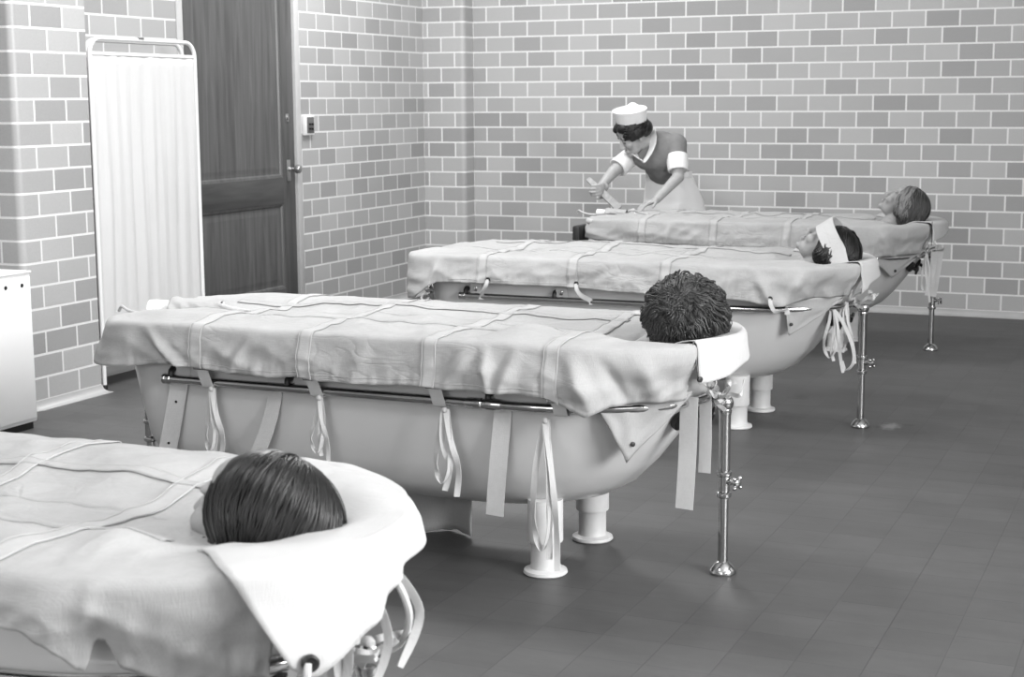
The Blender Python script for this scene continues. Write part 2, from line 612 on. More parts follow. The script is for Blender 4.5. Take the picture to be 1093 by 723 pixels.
# right wall with three windows, front wall (behind the camera)
WIN = ((-1.2, .9), (1.85, 3.75), (5.2, 7.3))
WZ0, WZ1 = 1.0, 2.9
mb = MB()
ys = [YF]+[y for w in WIN for y in w]+[YB]
for i in range(0, len(ys), 2):
    mb.box((XR, ys[i], 0), (XR+.15, ys[i+1], ZC))
for y0, y1 in WIN:
    mb.box((XR, y0, 0), (XR+.15, y1, WZ0)); mb.box((XR, y0, WZ1), (XR+.15, y1, ZC))
mb.obj('wall_right', 'wallpaint', kind='structure', smooth=False)
mb = MB(); mb.box((-6.2, YF-.15, 0), (XR+.15, YF, ZC)); mb.obj('wall_front', 'wallpaint', kind='structure', smooth=False)
for i, (y0, y1) in enumerate(WIN):
    mb = MB()
    for k in range(4):
        y = y0+(y1-y0)*k/3
        mb.box((XR+.06, y-.025, WZ0), (XR+.10, y+.025, WZ1))
    for z in (WZ0+.025, (WZ0+WZ1)/2, WZ1-.025):
        mb.box((XR+.06, y0, z-.025), (XR+.10, y1, z+.025))
    mb.obj('window_%d' % (i+1), 'white', kind='structure', smooth=False)

mb = MB()  # window frame added behind the camera to go with the fill light
for k in range(5):
    mb.box((-3.0+.8*k-.025, YF-.01, 1.2), (-3.0+.8*k+.025, YF+.02, 2.8))
for z in (1.2, 2.0, 2.8):
    mb.box((-3.025, YF-.01, z-.025), (.225, YF+.02, z+.025))
mb.obj('window_4', 'white', kind='structure', smooth=False)

# ------------------------------------------------------------------ door
mb = MB()
mb.box((XL-.15, 8.118, 0), (XL+.006, 8.172, DH+.05), .003); mb.box((XL-.15, 6.955, 0), (XL+.006, 7.008, DH+.05), .003)
mb.box((XL-.15, 6.955, DH), (XL+.006, 8.172, DH+.05), .003)
mb.obj('trim_3', 'plaster', kind='structure')
door = bpy.data.objects.new('door_1', None); COL.objects.link(door); door.location = (XL, 7.56, 0); door['kind'] = 'structure'
def L(x, y, z):
    return (x, y-7.56, z)
mb = MB()
xf = -.012
mb.box(L(xf-.04, 7.01, .008), L(xf, 7.12, DH-.003), .003); mb.box(L(xf-.04, 7.985, .008), L(xf, 8.117, DH-.003), .003)
mb.obj('stile', 'wood', door)
mb = MB()
mb.box(L(xf-.04, 7.118, .008), L(xf, 7.987, .24), .003); mb.box(L(xf-.04, 7.118, .745), L(xf, 7.987, .90), .003); mb.box(L(xf-.04, 7.118, 2.0), L(xf, 7.987, DH-.003), .003)
mb.obj('rail', wood_mat('door_rail_wood', .035, .075, (9, .7, 9)), door)
for z0, z1 in ((.24, .745), (.90, 2.0)):
    mb = MB()
    # raised field inside a bevelled moulding
    rings = []
    for d, x in ((0, xf-.003), (.012, xf-.006), (.02, xf-.014), (.035, xf-.014), (.06, xf-.012)):
        rings.append([L(x, 7.12+d, z0+d), L(x, 7.985-d, z0+d), L(x, 7.985-d, z1-d), L(x, 7.12+d, z1-d)])
    b = mb.grid(rings, closed_u=True)
    mb.fan(b+4*4, 4)
    mb.obj('panel', wood_mat('door_panel_wood', .06, .115, (9, 9, .6)), door, smooth=False)
mb = MB()
mb.box(L(xf, 8.022, .875), L(xf+.005, 8.06, 1.0), .002)
lk = mb.obj('lock_plate', 'brass', door)
mb = MB(); mb.lathe([(.013, 0), (.013, .01), (.009, .014), (.009, .035), (.018, .042), (.026, .055), (.027, .066), (.02, .078), (.004, .082)], L(xf+.005, 8.043, .945), (1, 0, 0))
mb.obj('door_knob', 'brass', lk)
mb = MB(); mb.box(L(xf, 8.025, 1.222), L(xf+.004, 8.055, 1.27), .002); mb.lathe([(.012, 0), (.012, .006), (.008, .008)], L(xf+.003, 8.04, 1.246), (1, 0, 0))
mb.obj('latch_cylinder', 'brass', door)

# light switch
sw = thing('light_switch', (XL, 8.245, 1.20), 'white wall switch plate with dark toggles, on the block wall beside the door', 'switch')
mb = MB(); mb.box((0, -.058, -.06), (.02, .058, .06), .004); mb.obj('plate', 'plate', sw)
mb = MB(); mb.box((.018, -.030, -.048), (.023, .05, .048), .003); mb.obj('face', mat('switch_face', .12, .4), sw)
for z in (-.022, .006):
    for y in (-.005, .022):
        mb = MB(); mb.box((.022, y-.007, z-.006), (.034, y+.007, z+.006), .002); mb.obj('toggle', 'black', sw)

# white metal cabinet at the left edge
cb = thing('metal_cabinet', (-4.54, 4.72, 0), 'white sheet metal cabinet with two small holes near its top, by the left wall', 'cabinet')
mb = MB(); mb.box((-.14, -.42, .03), (.135, .38, .655), .006); mb.obj('body', 'metalwhite', cb)
mb = MB(); mb.box((-.13, -.41, 0), (.12, .37, .032)); mb.obj('plinth', 'dark_iron', cb)
mb = MB(); mb.box((.133, -.41, .045), (.140, .374, .64), .003)
fp = mb.obj('front_panel', 'metalwhite', cb)
for y in (4.946, 5.042):
    mb = MB(); mb.lathe([(.0085, 0), (.0085, .0022), (.006, .0026)], (.1398, y-4.72, .606), (1, 0, 0), 16); mb.obj('hole', 'black', fp)
mb = MB(); mb.box((-.142, -.422, .653), (.142, .382, .662), .003); mb.obj('top', 'metalwhite', cb)

# ------------------------------------------------------------------ folding screen
A = Vector(atx(102, 200, -4.70)); Bp = Vector(atx(212.5, 200, -4.72))
A.z = Bp.z = 0
scr = thing('folding_screen', (A+Bp)/2, 'white folding privacy screen of tube frame and gathered cloth, before the door', 'screen')
o0 = (A+Bp)/2
def frame_pts(a, b, top, r=.075):
    d = (b-a).normalized()
    z = Vector((0, 0, 1))
    pts = [a+z*.02, a+z*(top-r)]
    for i in range(1, 8):
        t = R(90*i/8)
        pts.append(a+d*(r*(1-math.cos(t)))+z*(top-r+r*math.sin(t)))
    pts += [a+d*r+z*top, b-d*r+z*top]
    for i in range(1, 8):
        t = R(90*i/8)
        pts.append(b-d*(r*(1-math.sin(t)))+z*(top-r+r*math.cos(t)))
    pts += [b+z*(top-r), b+z*.02]
    return [p-o0 for p in pts]
def screen_panel(a, b, top, ctop, cbot, cloth=True, seed=0):
    mb = MB(); mb.tube(frame_pts(a, b, top), .0105, 10)
    fr_ = mb.obj('frame', 'white', scr)
    for p in (a, b):
        mb = MB(); mb.lathe([(.013, 0), (.015, .012), (.013, .024)], p-o0, (0, 0, 1), 12); mb.obj('rubber_tip', 'dark_iron', fr_)
    d = (b-a).normalized(); n = Vector((-d.y, d.x, 0))
    for z in (ctop, cbot):
        mb = MB(); mb.tube([a+d*.008-o0+Vector((0, 0, z)), b-d*.008-o0+Vector((0, 0, z))], .006, 8)
        mb.obj('curtain_rod', 'white', scr)
    Ln = (b-a).length-.03
    rows = []
    for i in range(25):
        z = cbot-.012+(ctop-cbot+.024)*i/24
        row = []
        for j in range(141):
            u = j/140
            x = .015+Ln*u
            k = min(1, abs(i-24)/4)
            w = .010+.004*ns(i*.05, seed)
            amp = w*(.55+.45*math.sin(i/24*PI))
            y = amp*(math.sin(u*2*PI*9+2.6*ns(u*5, i*.04, seed))*.35+ns(u*13, i*.08, seed+3)*.9+ns(u*34, i*.08, seed+5)*.25)
            if i in (0, 24):
                y *= .5
            p = a+d*x+n*y-o0
            row.append((p.x, p.y, z))
        rows.append(row)
    mb = MB(); mb.grid(rows)
    o = mb.obj('curtain', 'curtain', scr, auto=70)
    sd = o.modifiers.new('thick', 'SOLIDIFY'); sd.thickness = .0012
A2 = Vector(atx(96.5, 200, -4.76)); B2 = Vector(atx(196, 100, -4.79)); A2.z = B2.z = 0
screen_panel(A, Bp, 1.638, 1.565, .16, seed=1)
screen_panel(A2, B2, 1.632, 1.45, .16, seed=9)
for z in (1.5, .9, .25):
    pa, pb = A-o0, A2-o0
    mb = MB(); mb.tube([(pa.x, pa.y, z), (pb.x, pb.y, z)], .007, 8)
    mb.obj('hinge', 'chrome', scr)
mb = MB(); c = A.lerp(Bp, .46)-o0; mb.box((c.x-.012, c.y-.022, 1.640), (c.x+.012, c.y+.022, 1.652), .003); mb.obj('clip', 'brass', scr)

# ------------------------------------------------------------------ bathtubs
# local frame: x along the tub (0 = the head-end post), y across (negative towards the camera), z up
XO = -.92   # the thing's origin sits at the tub's centre
def lx(x):
    return x-XO
def plan(hw, xf, xh, rc, ah, n_st=40, n_h=36, n_c=8, n_f=8):
    """near half outline from foot centre to head tip, then the far half mirrored; returns closed list"""
    p = []
    for i in range(n_f):
        p.append((xf, -(hw-rc)*i/n_f))
    for i in range(n_c):
        t = R(90*i/n_c)
        p.append((xf+rc*(1-math.cos(t)), -(hw-rc)-rc*math.sin(t)))
    x0, x1 = xf+rc, xh-ah
    for i in range(n_st):
        p.append((x0+(x1-x0)*i/n_st, -hw))
    for i in range(n_h):
        t = R(90*i/n_h)
        p.append((x1+ah*math.sin(t), -hw*math.cos(t)))
    near = p
    far = [(x, -y) for x, y in near[1:]]
    return near+[(xh, 0)]+far[::-1]

def tub_rings():
    def floor_z(x):
        return .0
    out = []
    for z, hw, xf, xh, rc, ah in ((.672, .335, -1.85, .0, .13, .37), (.684, .345, -1.865, .012, .14, .38), (.684, .358, -1.878, .022, .14, .39), (.672, .366, -1.886, .03, .15, .40),
                                  (.655, .364, -1.884, .028, .15, .40), (.642, .348, -1.868, .012, .14, .385), (.60, .334, -1.855, -.02, .13, .38), (.50, .320, -1.842, -.068, .13, .38), (.40, .306, -1.83, -.135, .13, .39),
                                  (.318, .294, -1.818, -.198, .13, .40), (.25, .274, -1.80, -.265, .14, .40), (.208, .240, -1.77, -.34, .15, .38), (.183, .185, -1.71, -.43, .13, .34), (.172, .10, -1.62, -.56, .07, .25), (.170, .03, -1.5, -.7, .02, .1)):
        out.append((z, plan(hw, xf, xh, rc, ah)))
    return out
def tilt(x, z):
    # the underside runs down towards the head end
    return z+max(0, (.30-z)/.12)*.026*max(0, min(1, (-.5-x)/1.2)) if z < .30 else z

tub = thing('bathtub', (0, 0, 0), 'x', 'bathtub', 'continuous bath tubs in a row')
rings = tub_rings()
mb = MB()
rows = [[(lx(x), y, tilt(x, z)) for x, y in pl] for z, pl in rings]
# inside wall: same shape, shrunk
inner = []
for z, pl in rings[6:]:
    cx = -.9
    row = []
    for x, y in pl:
        row.append((lx(cx+(x-cx)*.972), y*.92, tilt(x, z)+.022))
    inner.append(row)
allr = inner[::-1]+rows
b = mb.grid(allr, closed_u=True)
n = len(allr[0])
mb.fan(b, n); mb.fan(b+(len(allr)-1)*n, n, True)
body = mb.obj('tub_body', 'enamel', tub, auto=60)

for x in (-.47, -1.42):
    for y in (-.19, .19):
        mb = MB()
        zt = .245 if x < -1 else .22
        mb.lathe([(.060, 0), (.064, .004), (.062, .012), (.045, .018), (.0425, .03), (.0425, .092), (.044, .095), (.050, .096), (.051, .10), (.051, zt)], (lx(x), y, 0), seg=32)
        mb.obj('leg', 'leg', tub)

# rail round the head end
ZR = .515
path = [(-1.64, -.345), (-1.3, -.346), (-.9, -.347), (-.6, -.35), (-.50, -.35)]
for i in range(1, 31):
    t = R(90*i/30)
    path.append((-.50+.46*math.sin(t), -.35*math.cos(t)))
path = path+[(x, -y) for x, y in path[:-1]][::-1]
mb = MB(); mb.tube([(lx(x), y, ZR) for x, y in path], .0135, 14)
rail = mb.obj('rail', 'chrome', tub)
for sy in (-1, 1):
    mb = MB()
    mb.lathe([(.010, -.022), (.0155, -.018), (.0165, -.012), (.0145, -.008), (.0165, -.004), (.0165, .008), (.014, .012)], (lx(-1.64), sy*.345, ZR), (1, 0, 0), 20)
    mb.obj('end_cap', 'chrome', rail)
    mb = MB(); mb.lathe([(.0135, -.055), (.0165, -.05), (.0165, -.008), (.0145, -.006), (.0145, .006), (.0165, .008), (.0165, .05), (.0135, .055)], (lx(-.585), sy*.3495, ZR), (1, 0, 0), 20)
    mb.obj('coupling', 'chrome', rail)
    for x in (-1.63, -1.22, -.575):
        mb = MB()
        wy = sy*.325
        mb.lathe([(.030, -.004), (.030, .001), (.024, .005), (.020, .006), (.019, .003), (.012, .004), (.010, .02)], (lx(x), sy*.318, ZR+.03), (0, sy, 0), 24)
        mb.tube([(lx(x), sy*.325, ZR+.028), (lx(x), sy*.345, ZR+.026), (lx(x), sy*.347, ZR)], .009, 10, smooth=3)
        mb.obj('bracket', 'dark_iron', tub)
    # fitting on the sloping head wall
    mb = MB()
    c = Vector((lx(-.098), sy*.10, .455))
    ax = Vector((.80, sy*.32, -.42)).normalized()
    mb.lathe([(.028, -.012), (.028, .004), (.020, .009), (.009, .011), (.009, .032), (.013, .035), (.013, .041), (.006, .043)], c, ax, 20)
    mb.lathe([(.005, -.022), (.007, -.016), (.007, .016), (.005, .022)], c+ax*.037, Vector((.3, sy*.1, .95)), 10)
    mb.obj('head_fitting', 'dark_iron', tub)

def make_post(x, top, sgn):
    po = MB()
    po.lathe([(.0145, .02), (.0145, .03), (.0145, .24), (.0175, .243), (.0175, top-.045), (.0185, top-.04), (.020, top-.03), (.0185, top-.024)], (lx(x), 0, 0), seg=20)
    pobj = po.obj('post', 'chrome', tub)
    m2 = MB(); m2.lathe([(.037, 0), (.039, .003), (.039, .007), (.036, .015), (.029, .025), (.020, .033), (.0145, .037)], (lx(x), 0, 0), seg=28)
    m2.obj('base_flange', 'chrome', pobj)
    for z in (.232, .293):
        m2 = MB(); m2.lathe([(.0165, -.009), (.0215, -.006), (.0225, 0), (.0215, .006), (.0165, .009)], (lx(x), 0, z), seg=20); m2.obj('collar', 'chrome', pobj)
    m2 = MB()
    d = (Vector((.93, -.36, 0)) if sgn > 0 else Vector((.2, 1, 0))).normalized()
    c = Vector((lx(x), 0, .272))
    m2.lathe([(.010, .012), (.010, .026), (.006, .028), (.006, .040), (.012, .042), (.012, .052), (.006, .056)], c, d, 14)
    s = d.cross(Vector((0, 0, 1))).normalized()
    for k in range(4):
        v = (s*math.cos(PI/4+k*PI/2)+Vector((0, 0, 1))*math.sin(PI/4+k*PI/2))
        m2.tube([c+d*.047, c+d*.047+v*.018], .0040, 8); m2.ball(c+d*.047+v*.019, .006, 10)
    m2.obj('cross_handle', 'chrome', pobj)
    m2 = MB()
    m2.ball((lx(x), 0, top-.008), (.025, .025, .026), 18)
    m2.tube([(lx(x), 0, top-.006), (lx(x-.02*sgn), 0, top+.002), (lx(x-.05*sgn), 0, top+.008)], .014, 12)
    m2.obj('elbow', 'chrome', pobj)
make_post(0, .505, 1)
make_post(-1.975, .50, -1)
mb = MB(); mb.tube([(lx(-1.975), 0, .50), (lx(-1.90), 0, .505), (lx(-1.84), 0, .505)], .012, 12); mb.obj('foot_bracket', 'chrome', tub)

TUBS = [(-1.150, 2.052), (-1.198, 4.222), (-1.238, 6.392), (-1.287, 8.524)]
tl = ['white enamel bathtub nearest the camera, mostly cut off by the lower left corner',
      'white enamel bathtub second from the camera, its long side and chrome rail in full view',
      'white enamel bathtub third from the camera, partly behind the one with the curly haired patient',
      'white enamel bathtub farthest from the camera, where the nurse is bending']
tubs = []
for i, (x, y) in enumerate(TUBS):
    t = tub if i == 0 else copy_tree(tub)
    t.location = (x+XO, y, 0)
    t['label'] = tl[i]
    tubs.append(t)

# ------------------------------------------------------------------ canvas covers
def piece(l, x):
    if x <= l[0][0]:
        return l[0][1]
    for (a, b), (c, d) in zip(l, l[1:]):
        if x <= c:
            t = (x-a)/(c-a)
            return b+(d-b)*t
    return l[-1][1]

HW, XF, XH, RC, AH = .368, -1.85, .034, .15, .40
class Cover:
    def __init__(s, seed, hem, bumps=(), headdip=.07, wr=1., folds=(), xf=-1.90, flare=.03, dipw=(.12, .15)):
        s.seed, s.hem, s.bumps, s.dip, s.wr, s.folds, s.xf, s.flare, s.dipw = seed, hem, bumps, headdip, wr, folds, xf, flare, dipw
    def top(s, x, y):
        """height of the canvas between the rims"""
        q = 1-abs(y)/HW
        if x > XH-AH:
            q = min(q, 1-math.hypot((x-(XH-AH))/AH, y/HW))
        q = max(0, q)
        e = min(1, q/.25)
        z = .693
        sd = s.seed*7.31
        z += e*(.012*ns(x*3.1+sd, y*5, sd)+.008*ns(x*8, y*12+sd, 2.2)+.0075*(1-2*abs(ns(x*5+y*4+sd, y*4-x*2, 5.)))+.0035*(1-2*abs(ns(x*11-y*9+sd, y*8+x*4, 8.)))) * s.wr
        z += .004*ns(x*13+sd, y*3, 4.)*(1-e)
        # lapped centre opening between the two long hems
        z -= e*.009*math.exp(-(y/.12)**6)*(1 if x < -.3 else .6)
        z -= s.dip*math.exp(-((x+.19)/s.dipw[0])**2-(y/s.dipw[1])**2)
        z -= e*.012*math.exp(-((x+.45)/.22)**2-((y)/.2)**2)
        for bx, by, sx, sy, hh in s.bumps:
            z += hh*math.exp(-((x-bx)/sx)**2-((y-by)/sy)**2)
        # foot end falls away a little
        z -= .012*max(0, (s.xf+.24-x)/.2)**2
        return z
    def skirt(s, x, y, nx, ny, t):
        """t 0..1 from rim over the edge down to the hem"""
        hem = s.hem(x, y)
        rr = .018
        zr = s.top(x, y)
        drop = max(.03, zr-hem)
        arc = rr*PI/2
        tot = arc+drop-rr
        d = t*tot
        if d < arc:
            a = d/rr
            off, z = rr*math.sin(a), zr-rr*(1-math.cos(a))
        else:
            off, z = rr, zr-rr-(d-arc)
        sc = x+2.0*math.copysign(1, y)*(1 if abs(ny) > .5 else .0)+y*.9
        sd = s.seed*3.77
        k = min(1, max(0, t-.1)/.5)
        w = .010*ns(sc*4+sd, z*6, 1.3)+.010*(1-2*abs(ns(sc*5+z*9+sd, z*6-sc*2, 7.7)))+.005*(1-2*abs(ns(sc*12-z*14+sd, z*11, 3.1)))+.003*ns(sc*24+sd, z*9)
        w += .0030*ns(sc*62, z*7+sd)*max(0, min(1, (t-.68)/.14))
        w += .0035*(1-2*abs(ns(sc*7-z*18+sd, z*16+sc*3, 4.4)))
        w += .004*t
        w += s.flare*t*max(0, min(1, (s.xf+.12-x)/.12))
        w -= .062*t**1.2*max(0, min(1, (x+.30)/.16))
        for fx, fz, sl, wd, hh in s.folds:
            # a crease leaning by sl, centred on (fx, fz)
            u = (x-fx)-sl*(z-fz)
            w += 1.5*hh*math.exp(-(u/wd)**2)*math.exp(-((z-fz)/.10)**2)
        off += w*k*s.wr
        return Vector((x+nx*off, y+ny*off, z))
    def P(s, x, side, t):
        """surface point on the straight part: t 0 at the centre line, 1 at the rim, 2 at the hem"""
        if t <= 1:
            y = side*HW*t
            return Vector((x, y, s.top(x, y)))
        return s.skirt(x, side*HW, 0, side, t-1)

def hemfun(near, far=None, foot=.55, head=.60):
    far = far or [(-1.9, .55), (.1, .55)]
    def f(x, y):
        if x < -1.82:
            k = max(0, min(1, -y/.2))
            return piece(near, x)*k+foot*(1-k)
        return piece(near, x) if y < 0 else piece(far, x)
    return f

def outline(xf, n_st=280, n_h=110):
    return plan(HW, xf, XH, RC, AH, n_st, n_h, 16, 14)

def build_cover(ci, cov, root, slit, opening=True):
    pl = outline(cov.xf)
    n = len(pl)
    nor = []
    for i in range(n):
        a, b = Vector(pl[i-1]), Vector(pl[(i+1) % n])
        d = (b-a).normalized()
        nor.append((-d.y, d.x))
    # make sure normals point outward
    if nor[len(pl)//8][1] > 0:
        nor = [(-a, -b) for a, b in nor]
    rows = []
    NT, NS = 26, 18
    for i in range(NT+1):
        t = i/NT
        t = t if t < 1 else 1
        row = []
        for (x, y) in pl:
            mx = max(cov.xf+.34, min(XH-AH, x))
            X, Yy = mx+(x-mx)*t, y*t
            if i == 0:
                Yy = 0.0001*y
            row.append(Vector((X, Yy, cov.top(X, Yy))))
        rows.append(row)
    for i in range(1, NS+1):
        rows.append([cov.skirt(x, y, nx, ny, i/NS) for (x, y), (nx, ny) in zip(pl, nor)])
    mb = MB()
    mb.grid([[(lx(p.x), p.y, p.z) for p in r] for r in rows], closed_u=True)
    # open the canvas round the neck and where the head flap takes over
    keep = []
    for k, f in enumerate(mb.f):
        if k//n >= NT-1:
            c = sum((Vector(mb.v[q]) for q in f), Vector())/len(f)
            phi = math.degrees(math.atan2((c.x+XO-(XH-AH))/AH, -c.y/HW))
            if math.degrees(slit[1]) < phi < 174:
                continue
        keep.append(f)
    mb.f = keep
    o = mb.obj('canvas', 'canvas', root, auto=70)
    sd = o.modifiers.new('thick', 'SOLIDIFY'); sd.thickness = .0025; sd.offset = -1
    return o, pl, nor

def band(cov, root, x, w=.044, near_t=2., far_t=2., lift=.0022):
    mb = MB()
    ts = [(-1, far_t-(far_t)*i/60) for i in range(0)]
    path = []
    for i in range(61):
        path.append((1, far_t*(1-i/60)))
    for i in range(1, 61):
        path.append((-1, near_t*i/60))
    rows = []
    for side, t in path:
        row = []
        for k in range(5):
            xx = x+w*(k/4-.5)
            p = cov.P(xx, side, t)
            e = 1e-3
            out = Vector((0, 0, lift)) if t < 1 else Vector((0, side*lift, lift*max(0, 1-(t-1)*8)))
            p = p+out
            row.append((lx(p.x), p.y, p.z))
        rows.append(row)
    mb.grid(rows)
    o = mb.obj('band', 'band', root, auto=70)
    sd = o.modifiers.new('thick', 'SOLIDIFY'); sd.thickness = .001; sd.offset = 0
    # edge stitching
    mb = MB()
    for k in (-.46, .46):
        pts = []
        for side, t in path:
            p = cov.P(x+w*k, side, t)
            p = p+(Vector((0, 0, lift*1.5)) if t < 1 else Vector((0, side*lift*1.5, lift*max(0, 1-(t-1)*8))))
            pts.append((lx(p.x), p.y, p.z))
        mb.tube(pts, .0008, 5)
    mb.obj('stitching', 'seam', o)
    return o

def placket(cov, root, y, x0, x1, w=.030):
    """folded edge of the lapped centre opening, running along the cover"""
    rows = []
    for i in range(161):
        x = x0+(x1-x0)*i/160
        yy = y+.012*math.sin(x*4+y*30)
        rows.append([(lx(x), yy+w*k/4*(1 if y > 0 else -1), cov.top(x, yy+w*k/4*(1 if y > 0 else -1))+(.0026 if k < 4 else .0008)) for k in range(5)])
    mb = MB(); mb.grid(rows)
    o = mb.obj('placket', 'canvas', root, auto=70)
    sd = o.modifiers.new('thick', 'SOLIDIFY'); sd.thickness = .001; sd.offset = 0
    mb = MB(); mb.tube([(p[3][0], p[3][1], p[3][2]+.0006) for p in rows], .0007, 5); mb.obj('stitching', 'seam', o)

def hem_stitch(cov, root, t=.88, x0=-1.69, x1=-.38):
    for side in (-1, 1):
        mb = MB()
        pts = []
        for i in range(160):
            x = x0+(x1-x0)*i/159
            p = cov.P(x, side, 1+t)+Vector((0, side*.0016, 0))
            pts.append((lx(p.x), p.y, p.z))
        mb.tube(pts, .0008, 5)
        mb.obj('seam', 'seam', root)

def hang_strap(root, x, y, z0, z1, dx=0., w=.05, swing=.02, dots=True, dy=0., bend=0.):
    pts = []
    for i in range(9):
        t = i/8
        pts.append((lx(x+dx*t+bend*math.sin(PI*t)), y+dy*t+swing*.25*math.sin(t*4+x*9), z0+(z1-z0)*t))
    mb = MB(); mb.ribbon(pts, (1, .12*math.sin(x*11), 0), w, .002, smooth=3)
    o = mb.obj('strap', 'strap', root)
    if dots:
        for t in (.42, .78):
            i = int(t*8)
            mb = MB(); mb.lathe([(.0042, -.0022), (.0042, .0022)], Vector(pts[i]), (0, 1, 0), 10); mb.obj('eyelet', 'dark_iron', o)
    return o

def tie_loop(root, x, y, ztop, zbot, w=.012, spread=.02, seed=0, tails=True):
    """cotton tape doubled over the rail: a hanging loop and two loose tails"""
    rnd = random.Random(seed)
    def j(a): return rnd.uniform(-a, a)
    mb = MB()
    c = [(lx(x+j(.004)), y+.004, ztop), (lx(x-spread*.7+j(.006)), y-.002, ztop-(ztop-zbot)*.35), (lx(x-spread+j(.006)), y-.006, ztop-(ztop-zbot)*.75),
         (lx(x-spread*.3), y-.008, zbot), (lx(x+spread*.6+j(.005)), y-.006, zbot+(ztop-zbot)*.2), (lx(x+spread*.5+j(.006)), y-.002, zbot+(ztop-zbot)*.6), (lx(x+.004), y+.003, ztop)]
    ws = [Vector((1, .3, 0)), Vector((.9, .5, 0)), Vector((.7, -.6, 0)), Vector((0, 1, 0.2)), Vector((.6, .7, 0)), Vector((.9, -.4, 0)), Vector((1, .2, 0))]
    mb.ribbon(c, ws, w, .0016, smooth=6, nw=2)
    if tails:
        for k in range(2):
            e = spread*(1.3 if k else .2)
            pts = [(lx(x+j(.003)), y, ztop), (lx(x+e*.6+j(.01)), y-.006, ztop-(ztop-zbot)*.4), (lx(x+e+j(.012)), y-.004, ztop-(ztop-zbot)*.8), (lx(x+e*1.1+j(.012)), y-.006, zbot-.03*(k+.4)+j(.02))]
            mb.ribbon(pts, [Vector((1, .4, 0)), Vector((.6, .8, 0)), Vector((1, -.3, 0)), Vector((.8, .6, 0))], w, .0016, smooth=6, nw=2)
    mb.ball((lx(x), y-.002, ztop-.002), (.008, .007, .009), 10)
    return mb.obj('tie', 'tape', root)

def rail_wrap(root, x, w=.04, hemz=.555, mat_='strap', y=-.345):
    """the end of a band carried down over the rail and tucked up behind it"""
    sy = -1 if y < 0 else 1
    pts = [(lx(x), y+sy*.043, hemz+.012), (lx(x+.002), y+sy*.040, hemz-.004), (lx(x+.003), y+sy*.026, ZR+.013), (lx(x+.003), y+sy*.0165, ZR-.004), (lx(x+.003), y+sy*.006, ZR-.0165), (lx(x+.003), y-sy*.012, ZR-.012), (lx(x+.003), y-sy*.016, ZR+.012)]
    mb = MB(); mb.ribbon(pts, (1, 0, 0), w, .002, smooth=4)
    o = mb.obj('rail_loop', mat_, root)
    mb = MB()
    yb = y+sy*.0425; zb = hemz+.002
    for a, c in (((-.025, -.008), (.025, -.008)), ((.025, -.008), (.025, .008)), ((.025, .008), (-.025, .008)), ((-.025, .008), (-.025, -.008))):
        mb.tube([(lx(x+a[0]), yb, zb+a[1]), (lx(x+c[0]), yb, zb+c[1])], .0016, 6)
    mb.obj('buckle', 'chrome', o)

def head_pt(phi, hw, xh, ah, z):
    """point round the head end; phi 0 = near side tangent, 90 = tip, 180 = far side"""
    t = R(phi)
    return Vector((xh-ah+ah*math.sin(t), -hw*math.cos(t), z))

def corner_flap(root, phi0, phi1, ztop, tip, ztip, hw=.328, xh=-.035, seed=0, holes=False):
    """pointed corner of canvas hanging between rail and tub"""
    rows = []
    for i in range(25):
        f = i/24
        phi = phi0+(phi1-phi0)*f
        tp = (tip-phi0)/(phi1-phi0)
        g = f/tp if f < tp else (1-f)/(1-tp)
        zb = ztop-.012-(ztop-.012-ztip)*g**.85
        row = []
        for k in range(13):
            h = k/12
            z = ztop+(zb-ztop)*h
            sl = (.515-z)*.62  # follows the sloping wall
            p = head_pt(phi, hw, xh-max(-.03, sl)*math.sin(R(phi)), .38, z)
            o = .010*ns(f*5+seed, h*3)+.006*h
            c = Vector((math.sin(R(phi)), -math.cos(R(phi)), 0))
            p = p+c*(o+.004)
            row.append((lx(p.x), p.y, p.z))
        rows.append(row)
    mb = MB(); mb.grid(rows)
    o = mb.obj('corner_flap', 'canvas', root, auto=70)
    sd = o.modifiers.new('thick', 'SOLIDIFY'); sd.thickness = .0022
    mb = MB()
    i = int(24*(tip-phi0)/(phi1-phi0))
    p = Vector(rows[i][9]); q = Vector(rows[i][10])
    c = Vector((math.sin(R(tip)), -math.cos(R(tip)), 0))
    mb.lathe([(.007, -.001), (.007, .004), (.004, .005)], p+c*.001, c, 12)
    mb.obj('grommet', 'dark_iron', o)
    return o

